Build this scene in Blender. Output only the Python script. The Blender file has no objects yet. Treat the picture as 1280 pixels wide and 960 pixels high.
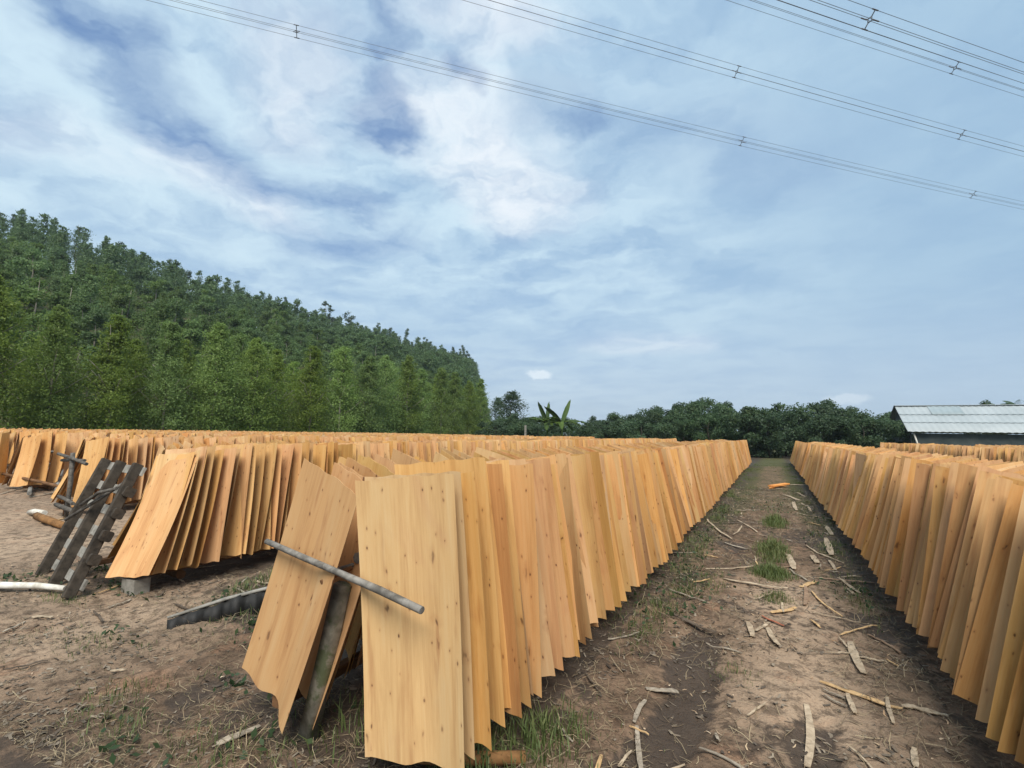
import bpy, math, random
import numpy as np
from mathutils import Matrix, Vector, Euler
random.seed(11)
SKY_STR = 0.10
SUN_E, SUN_ANG = 4.0, 30.0
EXPOSURE = 0.36
HAZE = 0.00035
CLOUD_LO = (.31, .455, .61, 1); CLOUD_HI = (.50, .64, .735, 1); CLOUD_RIGHT = (.265, .41, .56, 1)
CLOUD_WHITE = (.68, .735, .79, 1); CLOUD_HORIZON = (.46, .55, .65, 1); GAP_BLUE = (.11, .235, .50, 1)
HOLES = [((-1.24, .42), (-1.36, .72), .0, .15, 1.0), ((-1.38, .72), (-1.42, 1.02), .0, .17, 1.0), ((-1.40, 1.05), (-1.22, 1.25), .0, .16, .9),
         ((-.66, .58), (-.72, .76), .0, .075, .9), ((-.80, .82), (-.95, 1.0), .0, .10, 1.0), ((-.62, .86), (-.60, .96), .0, .07, .8), ((-.46, 1.08), (-.40, 1.2), .0, .15, .7),
         ((-1.31, 1.45), (-1.65, 1.32), .0, .22, .8), ((-.3, 1.3), (.1, 1.6), .0, .3, .35)]
BRIGHTS = [((-.74, 1.02), (-.72, 1.5), .05, .32, 1.0), ((-.9, .66), (-1.1, .85), .0, .22, .75), ((-1.52, .78), (-1.55, 1.1), .0, .20, .8), ((-.54, .70), (-.48, .82), .0, .2, .9), ((-1.75, .45), (-1.6, .7), .0, .25, .45), ((-.5, 3.3), (-.9, 3.2), .05, .35, .5)]
STRIPS=[(0.13,3.72,0.10,3.05,.05,'p'),
(0.23,4.12,0.65,3.97,.05,'t'),
(0.65,4.00,0.87,3.99,.055,'p'),
(0.50,5.00,0.51,4.39,.07,'p'),
(0.30,4.66,0.46,4.71,.02,'p'),
(0.43,5.05,0.48,4.74,.02,'p'),
(-0.25,5.00,-0.20,4.67,.06,'p'),
(-0.18,4.84,-0.08,5.10,.04,'p'),
(-0.10,5.00,-0.01,4.62,.055,'p'),
(-0.79,6.70,-0.27,7.19,.03,'p'),
(-0.55,6.30,0.09,6.31,.05,'p'),
(-0.84,6.05,-0.69,6.24,.03,'t'),
(-1.03,5.63,-0.60,5.34,.03,'g'),
(-0.88,4.88,-0.48,4.70,.05,'d'),
(-1.18,10.44,-0.63,8.75,.05,'p'),
(-0.90,10.12,-0.20,10.48,.05,'d'),
(-0.71,8.43,-0.38,8.20,.05,'g'),
(-0.66,10.68,-0.29,9.56,.04,'p'),
(-0.63,9.11,-0.55,9.98,.03,'p'),
(-1.39,7.34,-0.99,7.53,.03,'g'),
(-0.77,12.13,-0.28,12.47,.06,'g'),
(-0.75,17.29,0.02,17.59,.1,'d'),
(0.20,19.46,1.07,20.45,.1,'p'),
(-0.13,18.02,0.29,19.22,.2,'o'),
(0.16,16.23,0.56,14.92,.12,'p'),
(0.40,14.45,0.41,12.93,.1,'p'),
(0.57,14.40,0.69,12.99,.07,'p'),
(0.57,17.23,0.74,16.22,.08,'p'),
(0.39,12.65,1.01,11.88,.04,'p'),
(0.80,10.95,0.82,10.03,.09,'p'),
(0.70,9.66,0.67,8.40,.11,'p'),
(0.39,8.99,0.76,7.91,.03,'p'),
(0.98,11.07,1.08,10.28,.05,'p'),
(0.61,8.01,0.64,7.53,.05,'p'),
(0.43,8.25,0.46,7.82,.1,'p'),
(0.13,8.18,0.18,7.33,.1,'p'),
(0.13,7.30,0.32,6.78,.03,'g'),
(0.21,6.44,0.38,6.78,.07,'t'),
(0.26,6.44,0.22,5.70,.05,'b'),
(0.36,7.03,0.97,7.14,.04,'b'),
(0.63,7.19,0.76,6.55,.05,'p'),
(-0.07,5.38,0.14,5.63,.055,'t'),
(0.45,5.14,0.76,5.55,.025,'t'),
(0.31,6.31,0.51,5.62,.025,'t'),
(-0.14,5.22,0.03,5.08,.03,'r'),
(-0.77,3.37,-0.59,3.48,.06,'g'),
(-0.74,2.95,-0.74,3.23,.035,'g'),
(-0.72,2.93,-0.61,2.58,.035,'g'),
(-0.73,2.59,-0.70,2.74,.02,'p'),
(-0.33,3.10,-0.30,3.01,.02,'g'),
(-0.98,4.82,-0.49,4.71,.02,'d'),
(-2.60,1.73,-2.55,1.94,.06,'g'),
(-5.56,1.99,-5.40,2.06,.05,'p'),
(-15.91,4.86,-18.51,6.64,.04,'g'),
(-17.95,5.47,-19.45,7.16,.05,'g'),
(-19.59,6.09,-22.64,7.66,.05,'g'),
(-20.59,6.25,-25.38,8.93,.05,'g'),
(-14.77,4.98,-15.94,6.05,.06,'g'),
(-10.71,3.80,-10.92,4.30,.05,'t'),
(-4.60,1.52,-4.50,1.72,.02,'d'),
(0.59,4.07,0.56,3.70,.03,'p'),
(0.37,3.97,0.38,3.72,.04,'p'),
(0.24,3.91,0.35,3.82,.02,'g'),
(0.24,4.00,0.35,3.93,.02,'g'),
(0.67,6.69,0.71,6.49,.04,'p'),
(0.61,3.48,0.58,3.30,.04,'p'),
(-2.04,5.06,-1.51,4.63,.03,'d'),
(-1.21,4.01,-1.03,4.30,.02,'g'),
(-1.44,2.57,-1.44,2.81,.02,'g')]
RNG = np.random.default_rng(7)
R = math.radians
SC = bpy.context.scene
COL = SC.collection

# ------------------------------------------------------------------ helpers
def link(o, parent=None):
    COL.objects.link(o)
    if parent is not None:
        o.parent = parent
    return o

def tag(o, label=None, cat=None, group=None, kind=None):
    if label: o['label'] = label
    if cat: o['category'] = cat
    if group: o['group'] = group
    if kind: o['kind'] = kind
    return o

def empty(name, loc, rz=0.0):
    o = bpy.data.objects.new(name, None)
    o.empty_display_size = 0.2
    o.location = loc
    o.rotation_euler = (0, 0, rz)
    return link(o)

def np_mesh(name, V, F, mat=None, smooth=False, uv=None, attr=None):
    """V (n,3); F (m,k) array of equal polygons; uv (m*k,2); attr dict name -> (n,4) colours"""
    V = np.asarray(V, np.float32); F = np.asarray(F, np.int32)
    me = bpy.data.meshes.new(name)
    me.vertices.add(len(V)); me.vertices.foreach_set('co', V.ravel())
    k = F.shape[1]
    me.loops.add(F.size); me.loops.foreach_set('vertex_index', F.ravel())
    me.polygons.add(len(F))
    me.polygons.foreach_set('loop_start', np.arange(0, F.size, k, dtype=np.int32))
    me.polygons.foreach_set('loop_total', np.full(len(F), k, np.int32))
    if smooth:
        me.polygons.foreach_set('use_smooth', np.ones(len(F), bool))
    if uv is not None:
        l = me.uv_layers.new(name='UVMap'); l.data.foreach_set('uv', np.asarray(uv, np.float32).ravel())
    me.update(calc_edges=True)
    if attr:
        for n, a in attr.items():
            ca = me.color_attributes.new(n, 'FLOAT_COLOR', 'POINT')
            ca.data.foreach_set('color', np.asarray(a, np.float32).ravel())
    if mat: me.materials.append(mat)
    me.validate()
    return me

class MB:
    """collects boxes, bars and tubes into one mesh"""
    def __init__(s): s.v = []; s.f = []
    def add(s, V, F):
        o = len(s.v); s.v += [tuple(map(float, p)) for p in V]; s.f += [tuple(i + o for i in f) for f in F]; return s
    def frame(s, a, b, up=(0, 0, 1)):
        d = (Vector(b) - Vector(a)).normalized(); u = Vector(up)
        if abs(d.dot(u)) > .97: u = Vector((1, 0, 0))
        x = d.cross(u).normalized(); y = x.cross(d).normalized(); return x, y, d
    def bar(s, a, b, w, h, up=(0, 0, 1), bev=.12):
        """rectangular timber from a to b with softened long edges"""
        x, y, d = s.frame(a, b, up); c = bev * min(w, h)
        prof = [(-w/2+c, -h/2), (w/2-c, -h/2), (w/2, -h/2+c), (w/2, h/2-c), (w/2-c, h/2), (-w/2+c, h/2), (-w/2, h/2-c), (-w/2, -h/2+c)]
        V = [Vector(p) + x*px + y*py for p in (a, b) for px, py in prof]
        F = [(i, (i+1) % 8, 8+(i+1) % 8, 8+i) for i in range(8)] + [tuple(range(7, -1, -1)), tuple(range(8, 16))]
        return s.add(V, F)
    def box(s, c, size):
        cx, cy, cz = c; a, b, h = size
        return s.bar((cx, cy, cz-h/2), (cx, cy, cz+h/2), a, b, up=(0, 1, 0), bev=.06)
    def tube(s, pts, rad, n=8, wob=0.0, cap=True):
        pts = [Vector(p) for p in pts]; V = []; m = len(pts)
        rads = rad if hasattr(rad, '__len__') else [rad]*m
        for i, p in enumerate(pts):
            a = pts[max(i-1, 0)]; b = pts[min(i+1, m-1)]
            x, y, d = s.frame(a, b)
            for j in range(n):
                t = 2*math.pi*j/n; r = rads[i]*(1+wob*random.uniform(-1, 1))
                V.append(p + x*math.cos(t)*r + y*math.sin(t)*r)
        F = [(i*n+j, i*n+(j+1) % n, (i+1)*n+(j+1) % n, (i+1)*n+j) for i in range(m-1) for j in range(n)]
        if cap: F += [tuple(range(n-1, -1, -1)), tuple((m-1)*n+j for j in range(n))]
        return s.add(V, F)
    def mesh(s, name, mat, smooth=False):
        me = bpy.data.meshes.new(name); me.from_pydata(s.v, [], s.f); me.update()
        if mat: me.materials.append(mat)
        if smooth:
            for p in me.polygons: p.use_smooth = len(p.vertices) == 4
        return me
    def build(s, name, mat, parent=None, smooth=False):
        return link(bpy.data.objects.new(name, s.mesh(name, mat, smooth)), parent)

# ---- numpy value noise
def vnoise(x, y, seed=0):
    xi = np.floor(x).astype(np.int64); yi = np.floor(y).astype(np.int64); fx = x-xi; fy = y-yi
    def h(a, b):
        n = (a*374761393 + b*668265263 + seed*1442695041) & 0xffffffff
        n = ((n ^ (n >> 13))*1274126177) & 0xffffffff
        return ((n ^ (n >> 16)) & 0xffff)/65535.0
    ux = fx*fx*(3-2*fx); uy = fy*fy*(3-2*fy)
    return (h(xi, yi)*(1-ux)+h(xi+1, yi)*ux)*(1-uy) + (h(xi, yi+1)*(1-ux)+h(xi+1, yi+1)*ux)*uy
def fbm(x, y, seed=0, oct=4):
    a = .5; r = 0; t = 0
    for i in range(oct):
        r = r+a*vnoise(x*2**i+i*17.3, y*2**i-i*9.1, seed+i); t += a; a *= .55
    return r/t
def sst(a, b, x):
    t = np.clip((np.asarray(x, float)-a)/(b-a), 0, 1); return t*t*(3-2*t)

# ------------------------------------------------------------------ materials
class N:
    """tiny node builder"""
    def __init__(s, name, world=False):
        if world:
            s.m = bpy.data.worlds.new(name); SC.world = s.m
        else:
            s.m = bpy.data.materials.new(name)
        s.m.use_nodes = True; s.t = s.m.node_tree; s.t.nodes.clear()
    def n(s, typ, ins=None, **kw):
        nd = s.t.nodes.new(typ)
        for k, v in kw.items(): setattr(nd, k, v)
        for k, v in (ins or {}).items(): s.set(nd.inputs[k], v)
        return nd
    def set(s, sock, v):
        if isinstance(v, bpy.types.NodeSocket): s.t.links.new(v, sock)
        elif isinstance(v, bpy.types.Node): s.t.links.new(v.outputs[0], sock)
        else: sock.default_value = v
    def math(s, op, a, b=0.0, c=None, clamp=False):
        nd = s.n('ShaderNodeMath', operation=op, use_clamp=clamp); s.set(nd.inputs[0], a); s.set(nd.inputs[1], b)
        if c is not None: s.set(nd.inputs[2], c)
        return nd.outputs[0]
    def vm(s, op, a, b=(0, 0, 0), scale=None):
        nd = s.n('ShaderNodeVectorMath', operation=op); s.set(nd.inputs[0], a); s.set(nd.inputs[1], b)
        if scale is not None: s.set(nd.inputs['Scale'], scale)
        return nd.outputs['Value'] if op in ('LENGTH', 'DOT_PRODUCT', 'DISTANCE') else nd.outputs['Vector']
    def mix(s, f, a, b, bt='MIX'):
        nd = s.n('ShaderNodeMix', data_type='RGBA', blend_type=bt)
        s.set(nd.inputs[0], f); s.set(nd.inputs[6], a); s.set(nd.inputs[7], b); return nd.outputs[2]
    def noise(s, vec, scale, detail=4, rough=.55, dist=0.0, out=0):
        nd = s.n('ShaderNodeTexNoise', {'Scale': scale, 'Detail': detail, 'Roughness': rough, 'Distortion': dist})
        if vec is not None: s.set(nd.inputs['Vector'], vec)
        return nd.outputs[out]
    def ss(s, x, a, b, lo=0.0, hi=1.0):
        nd = s.n('ShaderNodeMapRange', interpolation_type='SMOOTHSTEP'); s.set(nd.inputs[0], x)
        for i, v in enumerate((a, b, lo, hi)): s.set(nd.inputs[1+i], v)
        return nd.outputs[0]
    def pos(s): return s.n('ShaderNodeNewGeometry').outputs['Position']
    def bsdf(s, col, rough=.7, spec=.3, bump=None, bstr=.3, bdist=.01, transl=0.0, metal=0.0):
        b = s.n('ShaderNodeBsdfPrincipled'); s.set(b.inputs['Base Color'], col); s.set(b.inputs['Roughness'], rough)
        b.inputs['Specular IOR Level'].default_value = spec; b.inputs['Metallic'].default_value = metal
        nrm = None
        if bump is not None:
            bp = s.n('ShaderNodeBump', {'Strength': bstr, 'Distance': bdist}); s.set(bp.inputs['Height'], bump)
            nrm = bp.outputs[0]; s.set(b.inputs['Normal'], nrm)
        sh = b.outputs[0]
        if transl > 0:
            t = s.n('ShaderNodeBsdfTranslucent'); s.set(t.inputs[0], col)
            mx = s.n('ShaderNodeMixShader', {0: transl}); s.set(mx.inputs[1], sh); s.set(mx.inputs[2], t.outputs[0]); sh = mx.outputs[0]
        o = s.n('ShaderNodeOutputMaterial'); s.set(o.inputs[0], sh); return s.m

def c4(c): return (c[0], c[1], c[2], 1.0)

def mat_veneer(name, use_attr):
    """rotary peeled veneer: long streaks, a few knots, every sheet with a tone of its own"""
    k = N(name)
    uv = k.n('ShaderNodeUVMap', uv_map='UVMap').outputs[0]
    oi = k.n('ShaderNodeObjectInfo'); geo = k.n('ShaderNodeNewGeometry')
    rnd = k.n('ShaderNodeAttribute', attribute_name='seed').outputs['Fac'] if use_attr else oi.outputs['Random']
    off = k.n('ShaderNodeCombineXYZ', {0: k.math('MULTIPLY', rnd, 37.0), 1: k.math('MULTIPLY', rnd, 91.0), 2: 0.0}).outputs[0]
    p = k.vm('ADD', uv, off)
    broad = k.noise(k.vm('MULTIPLY', p, (8.0, .75, 1)), 1.0, 5, .6, .5)
    fine = k.noise(k.vm('MULTIPLY', p, (70.0, 2.2, 1)), 1.0, 4, .65, .2)
    blot = k.noise(k.vm('MULTIPLY', p, (2.4, 1.6, 1)), 1.0, 3, .6, .6)
    cr = k.n('ShaderNodeValToRGB', {0: k.math('ADD', k.math('MULTIPLY', broad, .7), k.math('MULTIPLY', fine, .3))})
    e = cr.color_ramp.elements
    e[0].position = .36; e[0].color = (.48, .244, .078, 1)
    e[1].position = .64; e[1].color = (.635, .392, .158, 1)
    m_ = e.new(.5); m_.color = (.60, .336, .116, 1)
    col = cr.outputs[0]
    # pinkish and pale patches
    col = k.mix(k.ss(blot, .58, .78, 0, .55), col, (.48, .215, .085, 1))
    col = k.mix(k.ss(blot, .38, .24, 0, .45), col, (.58, .36, .15, 1))
    # knots: stretched voronoi cells, some of them empty
    wob = k.vm('SCALE', k.noise(k.vm('MULTIPLY', p, (30, 12, 1)), 1.0, 2, .5, 0, 1), scale=.30)
    for sx_, sy_, lo, rmax, am in ((19.0, 10.0, .74, .085, .9), (8.0, 2.6, .74, .07, .8), (4.2, 3.4, .84, .05, .9)):
        q = k.vm('ADD', k.vm('MULTIPLY', p, (sx_, sy_, 1)), wob)
        vo = k.n('ShaderNodeTexVoronoi', {'Vector': q, 'Scale': 1.0, 'Randomness': 1.0}, voronoi_dimensions='2D')
        sep = k.n('ShaderNodeSeparateColor', {0: vo.outputs['Color']})
        rad = k.math('MULTIPLY', k.ss(sep.outputs[1], .0, 1.0, .35, 1.0), rmax)
        knot = k.math('SUBTRACT', 1.0, k.ss(k.math('SUBTRACT', vo.outputs['Distance'], rad), -.03, .03), clamp=True)
        halo = k.math('SUBTRACT', 1.0, k.ss(k.math('SUBTRACT', vo.outputs['Distance'], rad), .0, .16), clamp=True)
        on = k.math('GREATER_THAN', sep.outputs[0], lo)
        col = k.mix(k.math('MULTIPLY', k.math('MULTIPLY', halo, on), .35), col, (.40, .17, .05, 1))
        col = k.mix(k.math('MULTIPLY', k.math('MULTIPLY', knot, on), k.math('MULTIPLY', k.ss(sep.outputs[2], 0, 1, .5, 1), am)), col, (.085, .037, .018, 1))
    # long faint stains under knots
    q2 = k.vm('MULTIPLY', p, (13, 1.7, 1))
    st = k.noise(q2, 1.0, 3, .6, .3)
    col = k.mix(k.ss(st, .58, .74, 0, .5), col, (.36, .15, .045, 1))
    # tone of the sheet
    hs = k.n('ShaderNodeHueSaturation', {'Hue': k.ss(rnd, 0, 1, .494, .504), 'Saturation': k.ss(k.math('FRACT', k.math('MULTIPLY', rnd, 7.3)), 0, 1, .90, 1.02),
              'Value': k.ss(k.math('FRACT', k.math('MULTIPLY', rnd, 3.7)), 0, 1, .93, 1.05), 'Color': col})
    col = hs.outputs[0]
    tint = k.n('ShaderNodeAttribute', attribute_name='tone').outputs[0] if use_attr else oi.outputs['Color']
    col = k.mix(1.0, col, tint, 'MULTIPLY')
    return k.bsdf(col, .62, .22, k.math('ADD', k.math('MULTIPLY', fine, .4), broad), .45, .006)

def mat_wood(name, a, b, scale=(6, 6, 40), rough=.8, bump=.5, moss=None):
    k = N(name); tc = k.n('ShaderNodeTexCoord').outputs['Object']; oi = k.n('ShaderNodeObjectInfo').outputs['Random']
    p = k.vm('ADD', tc, k.n('ShaderNodeCombineXYZ', {0: k.math('MULTIPLY', oi, 50.0), 1: 0.0, 2: 0.0}).outputs[0])
    n1 = k.noise(k.vm('MULTIPLY', p, scale), 1.0, 5, .65, .5); n2 = k.noise(p, 5.0, 4, .6)
    f = k.math('ADD', k.math('MULTIPLY', n1, .6), k.math('MULTIPLY', n2, .4))
    col = k.mix(k.ss(f, .32, .68), c4(a), c4(b))
    if moss: col = k.mix(k.ss(k.noise(p, 7.0, 5, .7), .48, .62, 0, .8), col, c4(moss))
    return k.bsdf(col, rough, .2, f, bump, .008)

def mat_leaf(name, a, b, tip, transl=.35, rough=.55):
    """leaf: each leaf and each tree a slightly different green, young shoots lighter by patches"""
    k = N(name); geo = k.n('ShaderNodeNewGeometry'); oi = k.n('ShaderNodeObjectInfo').outputs['Random']
    tc = k.n('ShaderNodeTexCoord').outputs['Object']
    cl = k.noise(tc, .35 if name == 'leaf_forest' else .8, 3, .6)
    r = geo.outputs['Random Per Island']
    col = k.mix(k.math('ADD', k.math('MULTIPLY', r, .6), k.math('MULTIPLY', oi, .4)), c4(a), c4(b))
    col = k.mix(k.math('MULTIPLY', k.ss(cl, .45, .7), k.ss(r, .3, 1.0, 0, .8)), col, c4(tip))
    hs = k.n('ShaderNodeHueSaturation', {'Hue': k.ss(oi, 0, 1, .488, .512), 'Saturation': k.ss(oi, 0, 1, 1.05, .88), 'Value': k.ss(k.math('FRACT', k.math('MULTIPLY', oi, 5.7)), 0, 1, .78, 1.2), 'Color': col})
    return k.bsdf(hs.outputs[0], rough, .3, transl=transl)

def mat_plain(name, a, b, scale=4.0, rough=.7, bump=.2, spec=.3):
    k = N(name); p = k.n('ShaderNodeTexCoord').outputs['Object']
    n = k.noise(p, scale, 6, .6, .3)
    return k.bsdf(k.mix(k.ss(n, .3, .7), c4(a), c4(b)), rough, spec, n, bump, .01)

def mat_ground():
    k = N('dirt'); p = k.pos()
    at = k.n('ShaderNodeAttribute', attribute_name='soil'); sp = k.n('ShaderNodeSeparateColor', {0: at.outputs[0]})
    damp, green, sand = sp.outputs[0], sp.outputs[1], sp.outputs[2]  # damp: wet ruts, plus soil set darker along and beneath the rows
    n1 = k.noise(p, 1.1, 7, .62, .4); n2 = k.noise(p, 9.0, 6, .68, .3); n3 = k.noise(p, 55.0, 4, .7)
    col = k.mix(k.ss(n1, .33, .66), (.112, .074, .048, 1), (.218, .144, .093, 1))
    col = k.mix(k.math('MULTIPLY', sand, k.ss(n2, .2, .6, .55, 1)), col, (.42, .305, .208, 1))
    col = k.mix(k.ss(k.noise(p, 2.3, 4, .6), .55, .70, 0, .45), col, (.29, .150, .085, 1))     # red laterite
    litter = k.ss(k.math('ADD', n2, k.math('MULTIPLY', n3, .35)), .60, .80, 0, .7)
    col = k.mix(litter, col, (.060, .040, .026, 1))
    # scattered bark crumbs and pale chips
    for sc, th, c_, am in ((42.0, .17, (.06, .042, .03, 1), .75), (31.0, .11, (.52, .40, .26, 1), .8), (70.0, .16, (.36, .26, .16, 1), .7)):
        w = k.vm('ADD', k.vm('MULTIPLY', p, (1, 1, 0)), k.vm('SCALE', k.noise(p, 12.0, 2, .5, 0, 1), scale=.05))
        vo = k.n('ShaderNodeTexVoronoi', {'Vector': w, 'Scale': sc, 'Randomness': 1.0}, distance='MINKOWSKI')
        vo.inputs['Exponent'].default_value = .8
        sel = k.n('ShaderNodeSeparateColor', {0: vo.outputs['Color']}).outputs[0]
        f = k.math('MULTIPLY', k.ss(vo.outputs['Distance'], th, th*.6), k.ss(sel, .55, .6, 0, am))
        col = k.mix(f, col, c_)
    gn = k.ss(k.math('ADD', green, k.math('MULTIPLY', k.math('SUBTRACT', n2, .5), 1.3)), .42, .78, 0, .85)
    col = k.mix(gn, col, k.mix(n3, (.035, .05, .015, 1), (.085, .085, .03, 1)))
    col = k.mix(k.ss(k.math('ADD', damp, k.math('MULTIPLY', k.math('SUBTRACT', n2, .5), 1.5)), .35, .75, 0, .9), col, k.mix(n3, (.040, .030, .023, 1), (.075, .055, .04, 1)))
    hgt = k.math('ADD', k.math('MULTIPLY', n2, .6), k.math('MULTIPLY', n3, .4))
    return k.bsdf(col, k.ss(damp, .4, .9, .92, .6), .2, hgt, .9, .035)

M = {}
M['veneer'] = mat_veneer('veneer', False)
M['veneer_far'] = mat_veneer('veneer_far', True)
M['grey_wood'] = mat_wood('grey_wood', (.09, .082, .07), (.27, .25, .22), (20, 20, 20))
M['dark_wood'] = mat_wood('dark_wood', (.022, .018, .014), (.075, .06, .045), (14, 14, 14))
M['slat_wood'] = mat_wood('slat_wood', (.14, .13, .11), (.33, .31, .27), (14, 14, 14))
M['moss_post'] = mat_wood('moss_post', (.075, .065, .048), (.24, .215, .165), (9, 9, 9), moss=(.06, .075, .03))
M['rail'] = mat_wood('rail', (.085, .045, .022), (.24, .12, .055), (8, 8, 8))
M['old_wood'] = mat_wood('old_wood', (.05, .043, .036), (.16, .145, .125), (20, 20, 20))
M['log'] = mat_wood('log', (.13, .065, .025), (.30, .155, .06), (9, 9, 9))
M['bark_white'] = mat_wood('bark_white', (.42, .38, .31), (.72, .69, .62), (12, 12, 12))
M['trunk'] = mat_wood('trunk', (.11, .095, .075), (.30, .27, .22), (4, 4, 1))
M['concrete'] = mat_plain('concrete', (.15, .135, .11), (.28, .255, .215), 9.0, .9, .5)
M['black_sheet'] = mat_plain('black_sheet', (.007, .007, .0065), (.024, .022, .02), 6.0, .65, .3)
M['roof'] = mat_plain('roof', (.29, .32, .325), (.34, .37, .375), .6, .5, .05)
M['roof_panel'] = mat_plain('roof_panel', (.23, .275, .285), (.28, .325, .335), .6, .35, .05)
M['shed_wall'] = mat_plain('shed_wall', (.035, .047, .047), (.07, .08, .075), 1.2, .85, .1)
M['wire'] = mat_plain('wire', (.10, .105, .115), (.17, .175, .185), 1.0, .5, 0)
M['straw'] = mat_wood('straw', (.16, .115, .07), (.42, .33, .21), (30, 30, 30))
M['chip'] = mat_wood('chip', (.33, .24, .15), (.66, .54, .38), (30, 30, 30))
STRIP_MAT = {'p': mat_wood('strip_pale', (.24, .18, .12), (.50, .40, .28), (25, 25, 25)),
             't': mat_wood('strip_tan', (.38, .24, .11), (.62, .42, .22), (25, 25, 25)),
             'g': mat_wood('strip_grey', (.17, .14, .105), (.40, .34, .26), (25, 25, 25)),
             'd': mat_wood('strip_dark', (.045, .034, .025), (.14, .105, .075), (25, 25, 25)),
             'b': mat_wood('strip_brown', (.19, .12, .075), (.34, .23, .15), (25, 25, 25)),
             'r': mat_wood('strip_red', (.25, .075, .04), (.40, .15, .085), (25, 25, 25)),
             'o': mat_wood('strip_orange', (.55, .21, .05), (.78, .36, .11), (25, 25, 25))}
M['leaf_young'] = mat_leaf('leaf_young', (.155, .240, .044), (.22, .31, .060), (.31, .38, .10), .5)
M['leaf_hill'] = mat_leaf('leaf_hill', (.085, .150, .042), (.135, .205, .055), (.19, .24, .07), .45)
M['leaf_forest'] = mat_leaf('leaf_forest', (.060, .112, .038), (.105, .165, .048), (.15, .20, .06), .42)
M['leaf_ridge'] = mat_leaf('leaf_ridge', (.042, .082, .036), (.070, .115, .045), (.10, .14, .05), .4)
M['leaf_broad'] = mat_leaf('leaf_broad', (.040, .080, .034), (.068, .110, .042), (.11, .15, .05), .4)
M['leaf_banana'] = mat_leaf('leaf_banana', (.05, .095, .02), (.09, .15, .03), (.15, .21, .05), .4)
M['grass'] = mat_leaf('grass', (.06, .095, .022), (.13, .155, .045), (.27, .23, .10), .3)
M['ground'] = mat_ground()

# ------------------------------------------------------------------ terrain
HILL_H = 37.0
def hill(x, y):
    x = np.asarray(x, float); y = np.asarray(y, float)
    t = np.clip((-43-x)/100.0, 0, 1.6)
    prof = np.where(t < 1, t*(1.12-.12*t), 1.0-.25*(t-1))
    prof = prof*sst(0, .08, t)*sst(2, -8, x+.594*y)
    along = (1-sst(250, 290, y))*(1-.13*sst(45, 120, y))*sst(-160, -60, y)
    return HILL_H*prof*along*(.94+.12*fbm(x/60.0, y/60.0, 5, 3))
def rut_mask(x, y):
    wob = .05*np.sin(y*1.3)+.04*np.sin(y*3.1+1)
    a = np.exp(-((x+.60+wob-.03*(y-3))/.17)**4)*sst(5.2, 4.4, y)
    b = np.exp(-((x-.22-wob-.05*(y-3))/.12)**4)*sst(4.0, 3.3, y)*.9
    return a, b
def ground_z(x, y):
    x = np.asarray(x, float); y = np.asarray(y, float)
    near = np.exp(-((x/26.0)**2+((y-8)/34.0)**2))
    z = ((fbm(x*.7, y*.7, 1, 3)-.5)*.10 + (fbm(x*3.3, y*3.3, 2, 3)-.5)*.055 + (fbm(x*13, y*13, 3, 2)-.5)*.034)*near
    a, b = rut_mask(x, y)
    z = z - .05*a - .045*b
    # bank edged by the corrugated board: the ground behind it stands higher
    u = -((x+4.46)*.8877-(y-2.46)*.4604); t = (x+4.46)*.4604+(y-2.46)*.8877
    z = z + .17*sst(.05, .9, t)*sst(3.6, 2.6, t)*sst(.0, .07, u)*sst(1.5, .4, u)
    return z + hill(x, y)

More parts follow.
